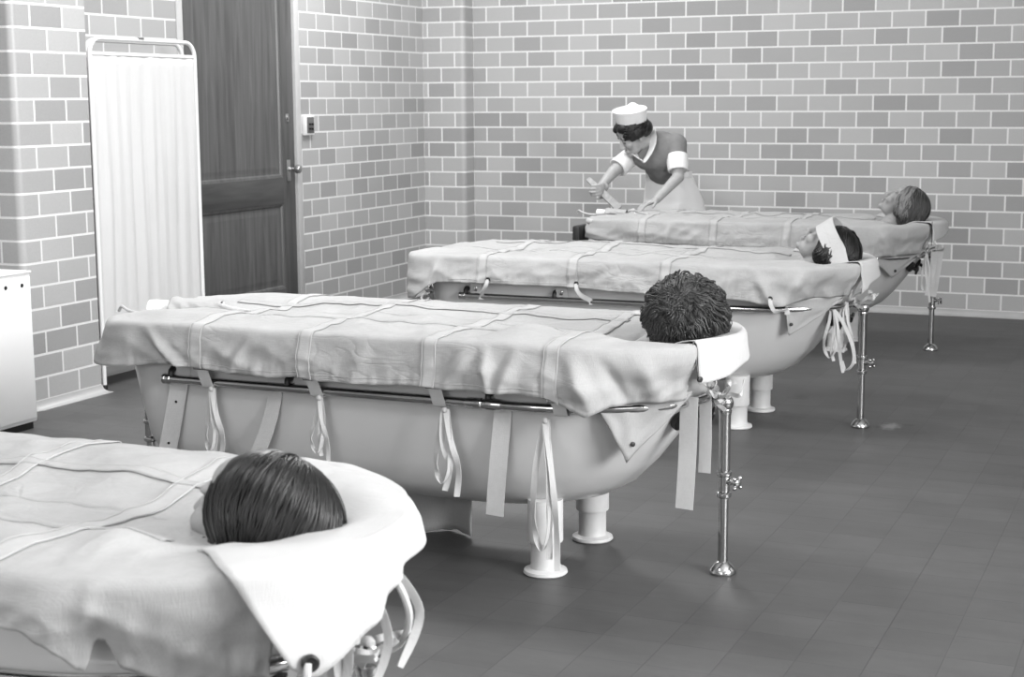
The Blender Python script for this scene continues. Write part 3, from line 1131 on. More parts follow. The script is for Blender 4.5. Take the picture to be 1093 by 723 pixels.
def head_flap(cov, root, phi0, phi1, zhem, off=.030, mat_='flap', ztop_in=.55, seed=0, amp=.01, lean=0, edge=0.):
    """bleached canvas laid under the head and folded down over the tub's end; zhem = [(phi, z)]"""
    rows = []
    for i in range(61):
        f = i/60
        phi = phi0+(phi1-phi0)*f
        row = []
        s, c = math.sin(R(phi)), math.cos(R(phi))
        for k in range(8):
            t = ztop_in+(1-ztop_in)*k/7
            x, y = XH-AH+AH*s*t, -HW*c*t
            row.append((lx(x), y, cov.top(x, y)+.005+.004*k/7))
        x, y = XH-AH+AH*s, -HW*c
        n = Vector((s/AH, -c/HW, 0)).normalized()
        zr = cov.top(x, y)+.009
        zh = piece(zhem, phi)
        for k in range(1, 19):
            t = k/18
            rr = .020
            d = t*(rr*PI/2+max(.01, zr-rr-zh))
            if d < rr*PI/2:
                o, z = rr*math.sin(d/rr)-.02+off*.667, zr-rr*(1-math.cos(d/rr))
            else:
                o, z = rr-.02+off*.667, zr-rr-(d-rr*PI/2)
            ph_ = phi+lean*(1-f)**3*t
            s_, c_ = math.sin(R(ph_)), math.cos(R(ph_))
            x, y = XH-AH+AH*s_, -HW*c_
            n = Vector((s_/AH, -c_/HW, 0)).normalized()
            w = amp*ns(f*4.3+seed, z*4, seed)+amp*.7*(1-2*abs(ns(f*6+z*7+seed, z*4, 3.3)))*t+amp*.6*t
            p = Vector((x, y, z))+n*(o+max(-.012, w*min(1, t*2))+.003+edge*max(0, 1-(f/.30)**2))
            row.append((lx(p.x), p.y, p.z))
        rows.append(row)
    mb = MB(); mb.grid(rows)
    o = mb.obj('head_flap', mat_, root, auto=70)
    sd = o.modifiers.new('thick', 'SOLIDIFY'); sd.thickness = .003
    return o

def end_ties(root, seed, n=5, z0=.60):
    """tapes knotted from the head end of the cover to the post"""
    rnd = random.Random(seed)
    for k in range(n):
        j = lambda a: rnd.uniform(-a, a)
        a = head_pt(58+k*8, HW+.02, XH+.02, AH, z0+j(.01)-.01*k)
        b = Vector((-.02+j(.02), -.02+j(.015), .515+j(.012)))
        mb = MB()
        m1 = a.lerp(b, .35)+Vector((j(.02)+.01, -.01+j(.02), j(.015)-.006)); m2 = a.lerp(b, .7)+Vector((j(.02), j(.02)-.01, j(.012)))
        e = b+Vector((.02+j(.02), .0+j(.02), -.02+j(.01)))
        pts = [a, m1, m2, b, e]
        mb.ribbon([(lx(p.x), p.y, p.z) for p in pts], [Vector((.3+j(.4), .3+j(.5), .8)) for _ in pts], .012, .0016, smooth=6, nw=2)
        mb.obj('tie', 'tape', root)
    mb = MB()
    for k in range(3):
        mb.ball((lx(-.035+.02*k), -.03+.012*k, .525-.004*k), (.014, .012, .010), 10)
    mb.obj('knot', 'tape', root)

near2 = [(-1.9, .545), (-1.745, .556), (-1.62, .572), (-1.53, .568), (-1.38, .556), (-1.26, .553), (-1.156, .562), (-1.1, .554), (-.94, .554), (-.76, .563), (-.69, .558), (-.47, .560), (-.39, .555), (-.33, .530), (-.28, .505), (-.22, .530), (-.05, .535), (.1, .54)]
near3 = [(-1.9, .49), (-1.845, .50), (-1.79, .545), (-1.74, .575), (-1.6, .578), (-1.17, .579), (-.96, .568), (-.52, .562), (-.37, .553), (-.28, .535), (-.22, .54), (-.14, .56), (.1, .56)]
near4 = [(-1.9, .58), (-1.0, .555), (-.4, .545), (-.3, .52), (-.22, .525), (-.05, .53), (.1, .54)]
near1 = [(-1.9, .56), (-.8, .59), (-.42, .618), (-.33, .616), (-.295, .600), (-.265, .560), (-.252, .555), (-.243, .590), (-.236, .601), (-.226, .598), (-.21, .555), (-.15, .52), (.1, .51)]
covers = [
    Cover(1, hemfun(near1), bumps=[(-.75, -.26, .16, .08, .012), (-.62, .2, .2, .1, .008)], headdip=.045, wr=1.0, folds=[(-.28, .64, .5, .03, .012)], xf=-1.90, dipw=(.095, .13)),
    Cover(2, hemfun(near2), bumps=[(-.52, -.22, .07, .12, .030), (-1.05, .1, .3, .15, .008), (-.35, -.2, .16, .1, .006), (-1.72, .0, .12, .16, -.012)], headdip=.075, wr=1.0,
          folds=[(-1.62, .62, -1.1, .022, .018), (-.56, .65, -.15, .018, .020), (-.50, .60, .35, .02, .012), (-.62, .66, .5, .03, .014), (-.30, .62, -.35, .025, .022), (-.22, .62, -.5, .02, -.015), (-.13, .61, -.4, .03, .02), (-1.36, .60, .6, .02, .010), (-.95, .62, .3, .03, .008)], xf=-1.90),
    Cover(3, hemfun(near3), bumps=[(-1.0, .05, .3, .15, .014), (-1.3, .1, .25, .15, .010)], headdip=.06, wr=1.1,
          folds=[(-1.75, .62, .3, .02, .015), (-.45, .63, .3, .02, .012), (-.32, .62, -.5, .025, .018), (-.2, .62, .5, .02, .016), (-.1, .6, .3, .03, -.014)], xf=-1.93, flare=-.008),
    Cover(4, hemfun(near4, foot=.66), bumps=[(-1.5, .05, .2, .15, .010)], headdip=.055, wr=1.2, folds=[(-.2, .62, -.4, .025, .018), (-1.35, .62, .2, .02, .01), (-.7, .62, .2, .02, .012)], xf=-1.85, flare=.0),
]
cl = ['pale canvas tub cover filling the lower left corner, around the dark bobbed head',
      'pale canvas tub cover with hanging straps and ties, around the curly haired patient',
      'pale canvas tub cover laced with tapes, around the patient with a cloth on the forehead',
      'pale canvas tub cover of the farthest tub, under the hands of the nurse']
croot = []
for i, cov in enumerate(covers):
    x, y = TUBS[i]
    c = thing('tub_cover', (x+XO, y, 0), cl[i], 'tub cover', 'canvas covers over the bathtubs')
    croot.append(c)
    slit = [(-.12, R(56)), (-.05, R(56)), (-.06, R(66)), (-.06, R(62))][i]
    build_cover(i, cov, c, slit)
    xs = [(-1.50, -1.12, -.77, -.43), (-1.505, -1.13, -.735, -.37), (-1.53, -1.12, -.72), (-1.50, -1.1, -.7)][i]
    for bx in xs:
        band(cov, c, bx)
    for sy in (-.125, .13):
        placket(cov, c, sy, -1.70, -.34 if i else -.27)
    hem_stitch(cov, c)

# --- cover of the nearest tub
c = croot[0]
head_flap(covers[0], c, 44, 175, [(44, .555), (50, .53), (56, .545), (70, .575), (82, .60), (95, .63), (130, .63), (175, .61)], off=.003, ztop_in=.62, seed=3, amp=.017, lean=12, edge=.032)
mb = MB(); p = head_pt(59, HW+.058, XH+.054, AH, .56); d = Vector((.72, -.7, 0))
mb.lathe([(.013, -.002), (.0135, .004), (.010, .007), (.007, .004), (.006, .004)], Vector((lx(p.x), p.y, p.z)), d, 18); mb.obj('grommet', 'dark_iron', c)
mb = MB(); mb.tube([(lx(p.x), p.y-.006, p.z), (lx(p.x+.004), p.y-.016, p.z-.02), (lx(p.x-.004), p.y-.012, p.z-.08), (lx(p.x+.01), p.y+.0, .42)], .006, 8, smooth=5); mb.obj('cord', 'tape', c)
end_ties(c, 11, 6, .56)
tie_loop(c, .0, -.10, .55, .36, .014, .03, 5)
for k, (ph, z0_, z1_) in enumerate(((62, .56, .44), (74, .585, .40), (84, .60, .42), (94, .61, .45))):
    a_ = head_pt(ph, HW-.008, XH-.008, AH, z0_+.03)
    mb = MB(); e_ = a_+Vector((-.03+.02*k, -.02, z1_-z0_)); m_ = a_.lerp(e_, .5)+Vector((.03, -.03+.02*k, 0))
    mb.ribbon([(lx(q_.x), q_.y, q_.z) for q_ in (a_, m_, e_)], [Vector((.5, .5, .4)), Vector((.9, .2, .2)), Vector((.3, .9, .1))], .014, .0018, smooth=8, nw=2); mb.obj('tie', 'tape', c)
mb = MB()
pts = [head_pt(92, HW-.01, XH-.01, AH, .635)+Vector(v) for v in ((0, 0, 0), (.03, 0, -.03), (.04, .01, -.08), (.015, .02, -.13), (-.03, 0, -.15))]
mb.tube([(lx(q_.x), q_.y, q_.z) for q_ in pts], .006, 8, smooth=6); mb.obj('cord', 'tape', c)

# --- cover of the second tub
c = croot[1]
head_flap(covers[1], c, 57, 178, [(57, .585), (75, .595), (90, .615), (120, .62), (178, .61)], ztop_in=.60, seed=8, amp=.007, off=.016)
corner_flap(c, 20, 63, .555, 45, .356, seed=2)
for bx in (-1.505, -1.13, -.735, -.37):
    rail_wrap(c, bx+.012, .040, piece(near2, bx)-.0, y=-.345)
hang_strap(c, -1.592, -.325, .575, .22, -.10, .058, dots=True)
hang_strap(c, -1.27, -.325, .56, .25, -.10, .05, dots=False, bend=.02)
hang_strap(c, -.535, -.328, .56, .195, -.03, .052, dots=False)
hang_strap(c, -.062, -.135, .535, .215, -.012, .052, dots=False)
hang_strap(c, -.045, -.04, .52, .30, .0, .036, dots=False)
tie_loop(c, -1.475, -.362, .500, .31, .016, .024, 1)
tie_loop(c, -1.105, -.362, .500, .335, .012, .022, 2)
tie_loop(c, -.70, -.364, .494, .285, .017, .026, 3)
tie_loop(c, -.40, -.358, .486, .12, .017, .032, 4)
end_ties(c, 21, 5)
mb = MB(); p = head_pt(56.5, HW+.03, XH+.024, AH, .60)
mb.lathe([(.008, -.002), (.008, .004), (.005, .005)], Vector((lx(p.x), p.y, p.z)), Vector((.8, -.5, 0)), 14); mb.obj('grommet', 'dark_iron', c)
mb = MB(); mb.tube([(lx(q_.x), q_.y, q_.z) for q_ in [head_pt(56.3, HW+.024-.02*k_/6+.004, XH+.022-.02*k_/6, AH, .60+.1*k_/6) for k_ in range(7)]], .0022, 6); mb.obj('edge_cord', 'dark_iron', c)

# --- cover of the third tub
c = croot[2]
head_flap(covers[2], c, 67, 176, [(67, .57), (74, .60), (82, .615), (95, .63), (176, .62)], ztop_in=.60, off=.018, seed=5, amp=.012)
corner_flap(c, 24, 62, .56, 33, .405, seed=6)
for bx in (-1.498, -1.103, -.311):
    h = piece(near3, bx)
    p = covers[2].P(bx, -1, 1.86) if bx < -.4 else covers[2].skirt(*head_pt(11, HW, XH, AH, 0).xy, .15, -.98, .8)
    mb = MB(); mb.lathe([(.0095, -.002), (.010, .003), (.007, .005), (.005, .003), (.004, .002)], Vector((lx(p.x), p.y-.002, p.z)), (0, -1, 0), 14); mb.obj('grommet', 'dark_iron', c)
    s = 1 if bx > -1.4 else -1
    mb = MB(); mb.ribbon([(lx(p.x), p.y-.004, p.z), (lx(p.x+s*.006), p.y-.012, p.z-.025), (lx(p.x+s*.024), p.y-.004, p.z-.05), (lx(p.x+s*.05), -.36, ZR+.006), (lx(p.x+s*.055), -.357, ZR-.012)], [Vector((1, .2, .2))]*2+[Vector((1, .5, .6))]*3, [.016, .02, .024], .0018, smooth=5); mb.obj('tie', 'tape', c)
for bx in (-1.585, -1.19, -.76):
    mb = MB(); mb.ribbon([(lx(bx), -.337, .60), (lx(bx), -.338, .55), (lx(bx), -.332, .50)], (1, 0, 0), .05, .002, smooth=4); o = mb.obj('strap', 'strap', c)
    mb = MB(); mb.box((lx(bx)-.006, -.346, .535), (lx(bx)+.008, -.339, .555), .002); mb.obj('buckle', 'chrome', o)
end_ties(c, 31, 6)
tie_loop(c, -.05, -.11, .53, .34, .012, .026, 7)
tie_loop(c, -.09, -.16, .53, .31, .013, .028, 8)
mb = MB(); mb.ribbon([(lx(-.10), -.16, .52), (lx(-.055), -.15, .46), (lx(-.015), -.13, .36), (lx(-.01), -.12, .29), (lx(-.04), -.12, .255), (lx(-.055), -.13, .29)], [Vector((.6, .8, 0))]*6, .018, .0018, smooth=6); mb.obj('tie', 'tape', c)
mb = MB(); mb.ribbon([(lx(-1.80), -.39, .53), (lx(-1.815), -.40, .505), (lx(-1.80), -.395, .485), (lx(-1.785), -.39, .505)], (.2, .9, 0), .012, .0018, smooth=5); mb.obj('tie', 'tape', c)

# --- cover of the farthest tub
c = croot[3]
head_flap(covers[3], c, 63, 176, [(63, .60), (75, .615), (90, .64), (110, .645), (176, .62)], ztop_in=.60, off=.036, seed=9, amp=.008)
corner_flap(c, 16, 70, .56, 48, .405, seed=11)
end_ties(c, 41, 5)
hang_strap(c, .03, -.06, .54, .30, -.03, .06, dots=False)
hang_strap(c, .015, -.09, .54, .34, -.01, .03, dots=False)
tie_loop(c, -.02, -.12, .53, .33, .012, .02, 12)
mb = MB(); mb.tube([(lx(q_.x), q_.y, q_.z) for q_ in [head_pt(62, HW+.030, XH+.028, AH, .58+.125*k_/6) for k_ in range(7)]], .0022, 6); mb.obj('edge_cord', 'dark_iron', c)

# black valve at the foot of the farthest tub
x4, y4 = TUBS[3]
mb = MB(); mb.box((lx(-1.925), -.36, .50), (lx(-1.880), -.20, .645), .012)
mb.tube([(lx(-1.90), -.28, .52), (lx(-1.90), -.28, .30), (lx(-1.84), -.24, .26), (lx(-1.76), -.2, .26)], .022, 12, smooth=5)
mb.obj('water_valve', 'rubber', tubs[3])

# rubber sheet hanging under the second tub
x2, y2 = TUBS[1]
rows = []
for i in range(17):
    z = .012+.235*i/16
    row = []
    for j in range(90):
        u = j/89
        X = -1.42+.60*u
        yy = -.03+.12*u+  .034*math.sin(u*17+.6*ns(u*3, z*3))*(1-.5*i/16)+.014*ns(u*9, z*5)
        zz = z+(.012*ns(u*14, 3)-.006 if i == 0 else 0)
        row.append((X+.4, yy, max(.002, zz)))
    rows.append(row)
mb = MB(); mb.grid(rows)
o = mb.obj('hanging_sheet', 'drape', auto=70, label='grey sheet hanging in folds to the floor beneath the tub with the curly haired patient', cat='sheet')
o.location = (x2-.4, y2, 0)
sd = o.modifiers.new('thick', 'SOLIDIFY'); sd.thickness = .003

# rolled towels on the foot ends
def rolled_towel(loc, rz, label, sc=1.):
    t = thing('rolled_towel', loc, label, 'towel', 'white rolls on the foot ends of the covers', rz)
    rows = []
    for i in range(29):
        f = i/28
        row = []
        for k in range(24):
            a = 2*PI*k/24
            r = .030*(1-.35*f)*(1+.06*ns(f*5, math.cos(a)*2, math.sin(a)*2))*sc
            e = 1 if 0 < i < 28 else .55
            row.append(((-.08+.15*f)*sc, math.cos(a)*r*1.5*e, .024*sc+math.sin(a)*r*.8*e))
        rows.append(row)
    mb = MB(); b = mb.grid(rows, closed_u=True); mb.fan(b, 24, True); mb.fan(b+28*24, 24)
    mb.obj('roll', 'towel', t)
    rows = []
    for i in range(27):
        f = i/26
        row = []
        for k in range(25):
            a = PI*1.12*(k/24)-.19
            r = (.036+.006*ns(f*6+4, a*1.5))*sc*(1-.35*f)
            row.append(((-.005+.16*f)*sc, math.cos(a)*r*1.55, .022*sc+math.sin(a)*r*.95))
        rows.append(row)
    mb = MB(); mb.grid(rows); o = mb.obj('wrap', 'canvas', t, auto=70)
    sd = o.modifiers.new('thick', 'SOLIDIFY'); sd.thickness = .002
    mb = MB()
    mb.tube([(-.06, -.02, .006), (-.10, -.03, .008), (-.14, -.02, .016), (-.165, -.005, .026), (-.18, .01, .010)], .005, 8, smooth=5)
    mb.tube([(.13, -.01, .03), (.16, -.03, .034), (.18, .0, .022), (.215, .02, .012), (.24, .015, .008)], .006, 8, smooth=5)
    mb.tube([(.12, .01, .02), (.15, .02, .036), (.165, -.03, .02), (.18, -.045, .008)], .006, 8, smooth=5)
    mb.obj('tie', 'drape', t)
    return t
d = FW
def onz(px, py, z):
    d = FW+RT*((px-W/2)/F)-UP*((py-H/2)/F)
    return CAM+d*((z-HC)/d.z)
rolled_towel(onz(186, 336, .682), R(20), 'white towel roll tied in canvas, at the foot of the cover before the folding screen', 1.0)
rolled_towel(onz(648, 230, .690), R(5), 'white towel roll beside the wooden stick, under the right hand of the nurse', .75)

# ------------------------------------------------------------------ people
def head_parts(Mx, nose=1.):
    """head in its own frame (x face, z crown), placed with matrix Mx"""
    rot = Mx.to_3x3()
    def e(c, r): return ('e', Mx @ Vector(c), r, rot)
    def cp(a, b, ra, rb): return ('c', Mx @ Vector(a), Mx @ Vector(b), ra, rb)
    p = [e((-.012, 0, .028), (.094, .075, .084)), e((.030, 0, -.025), (.056, .058, .080)), e((.036, 0, -.076), (.045, .044, .034)), e((.070, 0, -.098), (.018, .02, .016)),
         cp((.084, 0, .012), (.104, 0, -.030), .008, .011), e((.105, 0, -.034), (.012, .011, .010)), e((.094, .011, -.038), (.009, .008, .007)), e((.094, -.011, -.038), (.009, .008, .007)),
         e((.088, 0, -.062), (.010, .021, .0055)), e((.086, 0, -.0725), (.010, .018, .0065)), e((.030, 0, .045), (.055, .06, .045))]
    for s in (-1, 1):
        p += [e((.074, s*.028, .022), (.014, .026, .009)), e((.062, s*.037, -.03), (.025, .023, .026)), e((.069, s*.031, .000), (.015, .015, .012)),
              e((-.008, s*.076, -.008), (.017, .009, .030)), e((-.003, s*.078, -.032), (.009, .007, .012))]
    return p

def frame(c, face, up):
    f = Vector(face).normalized()
    u = Vector(up)
    u = (u-f*u.dot(f)).normalized()
    l = u.cross(f)
    m = Matrix((f, l, u)).transposed().to_4x4()
    m.translation = Vector(c)
    return m

def hand(wrist, d, pn, side, curl=.5, spread=.35, s=1.):
    """palm, four unequal bent fingers and a thumb from the palm's side; d = along the hand, pn = out of the palm"""
    d = Vector(d).normalized(); pn = Vector(pn); pn = (pn-d*pn.dot(d)).normalized(); sd = d.cross(pn)*side
    w = Vector(wrist)
    P = [('e', w+d*.045*s, (.046*s, .036*s, .016*s), Matrix((d, sd, pn)).transposed())]
    for k, (off, ln) in enumerate(((.028, .072), (.0095, .080), (-.0095, .074), (-.027, .058))):
        a = w+d*.078*s+sd*off*s
        dirv = (d+sd*off*spread*12*.3).normalized()
        seg = (.45, .31, .24)
        ang = 0
        pt = a
        for q, fr_ in enumerate(seg):
            ang += curl*(.55, .75, .6)[q]
            v = dirv*math.cos(ang)+pn*math.sin(ang)
            nx = pt+v*ln*fr_*s
            P.append(('c', pt, nx, (.0088-.0008*q)*s, (.0082-.0009*q)*s))
            pt = nx
    b = w+d*.022*s+sd*.026*s
    m1 = b+(d*.55+sd*.75+pn*.25).normalized()*.036*s
    m2 = m1+(d*.85+sd*.15+pn*(.3+curl*.5)).normalized()*.032*s
    P += [('c', b, m1, .013*s, .0105*s), ('c', m1, m2, .0098*s, .008*s)]
    return P

def hairshell(Mx, parts, voxel=.006):
    rot = Mx.to_3x3()
    return blob([('e', Mx @ Vector(c), r, rot) for c, r in parts], voxel, 3)

# ---- patients, lying back in the tubs
def patient(i, hc, tilt, turn, label, hairfn, skin='skin'):
    x, y = TUBS[i]
    root = thing('person', (x+XO, y, 0), label, 'person', 'patients lying in the tubs')
    face = Vector((-math.cos(R(tilt))*math.cos(R(turn)), math.cos(R(tilt))*math.sin(R(turn)), math.sin(R(tilt))))
    up = Vector((math.sin(R(tilt))*.98, 0, math.cos(R(tilt))))
    c = Vector((lx(hc[0]), hc[1], hc[2]))
    Mx = frame(c, face, up)
    parts = head_parts(Mx)
    nk0 = Mx @ Vector((-.025, 0, -.06)); ch = Vector((lx(hc[0]-.20), hc[1]*.5, .545))
    parts.append(('c', nk0, Vector((lx(hc[0]-.13), hc[1]*.7, .60)), .050, .056))
    parts.append(('c', Vector((lx(hc[0]-.13), hc[1]*.7, .60)), ch, .056, .075))
    hip = Vector((lx(-.92), 0, .36)); bel = Vector((lx(-.66), 0, .43))
    for s in (-1, 1):
        sh = ch+Vector((-.01, s*.15, -.015))
        parts += [('c', ch, sh, .075, .058), ('c', sh, Vector((lx(-.62), s*.21, .40)), .048, .038), ('c', Vector((lx(-.62), s*.21, .40)), Vector((lx(-.86), s*.19, .40)), .037, .027)]
        parts += hand(Vector((lx(-.86), s*.19, .40)), (-1, 0, -.05), (0, 0, -1), s, .25)
        parts += [('c', ch+Vector((-.02, s*.07, -.02)), bel+Vector((0, s*.06, 0)), .088, .085), ('c', bel+Vector((0, s*.06, 0)), hip+Vector((0, s*.08, 0)), .085, .095)]
        kn = Vector((lx(-1.28), s*.10, .42)); an = Vector((lx(-1.60), s*.08, .31))
        parts += [('c', hip+Vector((0, s*.085, 0)), kn, .080, .055), ('c', kn, an, .053, .036), ('c', an, an+Vector((-.06, 0, .12)), .036, .026)]
    me = blob(parts, .0046, 3)
    link('body', me, skin, root)
    hairfn(root, Mx, c)
    return root, Mx

def strand_obj(name, strands, m, root, seg=5):
    mb = MB()
    for pts, rad in strands:
        mb.tube(pts, rad, seg)
    return mb.obj(name, m, root, auto=80)

def flow(d0, d1, cen, rad, k, n, wob=None):
    """path over an ellipsoid from direction d0 to d1 (head frame)"""
    d0, d1 = Vector(d0).normalized(), Vector(d1).normalized()
    om = max(1e-3, d0.angle(d1))
    out = []
    for q in range(n):
        t = q/(n-1)
        d = (d0*math.sin((1-t)*om)+d1*math.sin(t*om))/math.sin(om)
        kk = k(t) if callable(k) else k
        p = Vector((cen[0]+d.x*rad[0]*kk, cen[1]+d.y*rad[1]*kk, cen[2]+d.z*rad[2]*kk))
        if wob:
            p += wob(t, d)
        out.append(p)
    return out

def clumps(rnd, d0, d1, cen, rad, n_in, r, kbase, m, Mx, wave=0., curl=0.):
    """one lock: a few fine strands that run together and close at the tip"""
    st = []
    d0, d1 = Vector(d0), Vector(d1)
    ph, fq = rnd.uniform(0, 6.28), rnd.uniform(1.6, 2.6)
    side = d0.cross(d1)
    side = side.normalized() if side.length > 1e-4 else Vector((0, 1, 0))
    for q in range(n_in):
        j = Vector((rnd.gauss(0, 1), rnd.gauss(0, 1), rnd.gauss(0, 1)))*.05
        kk = kbase+rnd.uniform(-.02, .02)
        cr = curl*rnd.uniform(.8, 1.2)
        def wob(t, d):
            o = side*(wave*math.sin(t*fq*6.28+ph)*min(1, t*2))
            if curl and t > .62:
                a = (t-.62)/.38*5.0
                o += d*(cr*(1-math.cos(a))*.9)+side*(cr*math.sin(a)*.5)
            return o
        pts = flow(d0+j, d1+j*.55, cen, rad, lambda t: kk*(.97+.05*math.sin(t*PI)), m, wob)
        st.append(([Mx @ p for p in pts], [r*.5, r, r*1.05, r, r*.4]))
    return st

def bob_hair(root, Mx, c):
    rnd = random.Random(4)
    # heavy straight hair, combed from a parting on the far side over to the near side and back
    cen, rad = (-.040, 0, .012), (.114, .091, .110)
    me = hairshell(Mx, [((-.022, 0, .027), (.103, .086, .096)), ((-.044, 0, .016), (.104, .084, .098)), ((-.075, 0, -.035), (.070, .080, .068)), ((-.030, .066, -.030), (.058, .020, .062)), ((-.030, -.066, -.030), (.058, .020, .062)), ((.026, .0, .068), (.036, .052, .034))])
    hr = link('hair', me, 'hair_dark', root)
    st = []
    for k in range(210):
        f = rnd.random()
        d0 = Vector((.72-1.1*f, -.55+.25*f, .70+.33*math.sin(f*2.6)))
        g = min(1, max(0, f+rnd.uniform(-.22, .22)))
        d1 = Vector((.30-1.3*g**.9, 1.0-.75*g**2.2, -.62-.10*math.sin(g*PI)+.18*g))
        st += clumps(rnd, d0, d1, cen, rad, 5, rnd.uniform(.0016, .0026), rnd.uniform(.985, 1.035), 13, Mx, wave=.0015)
    for k in range(90):
        f = rnd.random()
        d0 = Vector((.72-1.1*f, -.55+.25*f, .70+.33*math.sin(f*2.6)))
        g = min(1, max(0, f+rnd.uniform(-.2, .2)))
        d1 = Vector((.62-1.6*g, -1.0+.6*g**2, -.6+.15*g))
        st += clumps(rnd, d0, d1, cen, rad, 4, rnd.uniform(.0016, .0026), rnd.uniform(.985, 1.03), 11, Mx, wave=.0015)
    strand_obj('lock', st, 'hair_dark', hr)
    for sgn in (1, -1):   # the ends turn forward under the cheek
        st = []
        for k in range(26):
            a0, b0 = rnd.random(), rnd.random()
            pts = [Mx @ Vector((-.012+.055*t+.004*math.sin(t*5), sgn*(.066-.010*t+.006*a0), -.050-.040*b0-.022*math.sin(t*PI)+.012*t)) for t in [q/9 for q in range(10)]]
            st.append((pts, [.003, .005, .005, .003]))
        strand_obj('side_curl', st, 'hair_dark', hr)

def curly_hair(root, Mx, c):
    rnd = random.Random(12)
    cen, rad = (-.022, 0, .006), (.124, .118, .112)
    me = hairshell(Mx, [((-.024, 0, .018), (.112, .106, .098)), ((-.055, 0, -.03), (.085, .096, .075)), ((.02, .05, -.02), (.07, .055, .065)), ((.02, -.05, -.02), (.07, .055, .065))])
    hr = link('hair', me, 'hair_curl', root)
    wh = Vector(WHORL).normalized()   # crown whorl
    a1 = wh.orthogonal().normalized(); a2 = wh.cross(a1)
    st = []
    for k in range(330):
        ang = rnd.uniform(0, 2*PI)
        t1 = rnd.uniform(.5, 2.2)
        t0 = max(.05, t1-rnd.uniform(.7, 1.2))
        def dr(t): return wh*math.cos(t)+(a1*math.cos(ang)+a2*math.sin(ang))*math.sin(t)
        d0, d1 = dr(t0), dr(t1)
        if d1.x > .75 and d1.z < .2:
            continue
        st += clumps(rnd, d0, d1, cen, rad, 5, rnd.uniform(.0014, .0022), rnd.uniform(.95, 1.03), 18, Mx, wave=rnd.uniform(.003, .007), curl=rnd.uniform(.003, .008))
    for k in range(170):  # ringlets standing off the outline
        d = Vector((rnd.uniform(-1, .6), rnd.uniform(-1, 1), rnd.uniform(-.5, 1))).normalized()
        base = Vector((cen[0]+d.x*rad[0], cen[1]+d.y*rad[1], cen[2]+d.z*rad[2]))
        q1 = d.orthogonal().normalized(); q2 = d.cross(q1); ph = rnd.uniform(0, 6.28)
        q1, q2 = q1*math.cos(ph)+q2*math.sin(ph), q2*math.cos(ph)-q1*math.sin(ph)
        rr = rnd.uniform(.005, .0095)
        pts = [Mx @ (base+d*(rr*math.sin(q/11*6.4)-.002)+q1*(rr*(1-math.cos(q/11*6.4)))+q2*.007*q/11) for q in range(12)]
        for e in range(2):
            o = Vector((rnd.gauss(0, .0012), rnd.gauss(0, .0012), rnd.gauss(0, .0012)))
            st.append(([p+o for p in pts], [.0018, .0022, .002, .001]))
    strand_obj('lock', st, 'hair_curl', hr)

def wavy_hair(m, top=None, seed=3):
    def fn(root, Mx, c):
        rnd = random.Random(seed)
        cen, rad = (-.022, 0, .014), (.106, .090, .104)
        me = hairshell(Mx, [((-.024, 0, .027), (.101, .085, .096)), ((-.065, 0, -.025), (.066, .080, .066)), ((-.02, .064, -.01), (.048, .022, .055)), ((-.02, -.064, -.01), (.048, .022, .055)), ((.024, 0, .066), (.044, .056, .032))])
        hr = link('hair', me, m, root)
        st, st2 = [], []
        for k in range(240):
            sg = rnd.choice((-1, 1))
            f = rnd.random()
            d0 = Vector((.80-1.1*f, sg*rnd.uniform(.02, .75), .80))
            g = min(1, max(0, f+rnd.uniform(-.1, .35)))
            d1 = Vector((.15-1.25*g, sg*(1.0-.7*g*rnd.random()), -.55+rnd.uniform(-.1, .2)))
            cl_ = clumps(rnd, d0, d1, cen, rad, 4, rnd.uniform(.0018, .0028), rnd.uniform(.98, 1.10), 16, Mx, wave=rnd.uniform(.004, .010), curl=rnd.uniform(.002, .012))
            (st2 if (top and f < .36 and rnd.random() < .6) else st).extend(cl_)
        strand_obj('lock', st, m, hr)
        if st2:
            strand_obj('front_lock', st2, top, hr)
    return fn

WHORL = (-.35, .60, .70)
p1, M1 = patient(0, (-.200, .0, .692), 20, 7, 'person with a dark bob lying in the nearest tub, face turned to the left', bob_hair)
p2, M2 = patient(1, (-.130, .02, .742), 25, 58, 'person with short dark curls, seen from behind the crown, in the second tub', curly_hair)
p3, M3 = patient(2, (-.150, .0, .735), 58, 6, 'person lying back in the third tub with wavy dark hair and covered forehead', wavy_hair('hair_dark', seed=5))
p4, M4 = patient(3, (-.165, .0, .775), 50, 3, 'grey haired person lying face up in the farthest tub', wavy_hair('hair_greydark', 'hair_grey', seed=8))

# folded cloth over the forehead of the third patient
x3, y3 = TUBS[2]
o3 = Vector((x3+XO, y3, 0))
pts = []
for i in range(17):
    a = R(-95+i*12)
    pts.append(M3 @ Vector((-.016+.116*math.cos(a), .098*math.sin(a), .046)))
for k in range(1, 4):   # the near end hangs down
    pts.append(pts[16]+Vector((.006*k, -.002*k, -.02*k)))
wd = (M3.to_3x3() @ Vector((0, 0, 1))).normalized()
mb = MB(); mb.ribbon([p for p in pts], wd, .078, .006, smooth=4, nw=6)
o = mb.obj('forehead_cloth', 'flap', auto=60, label='folded white cloth laid across the forehead of the patient in the third tub', cat='cloth')
o.location = o3

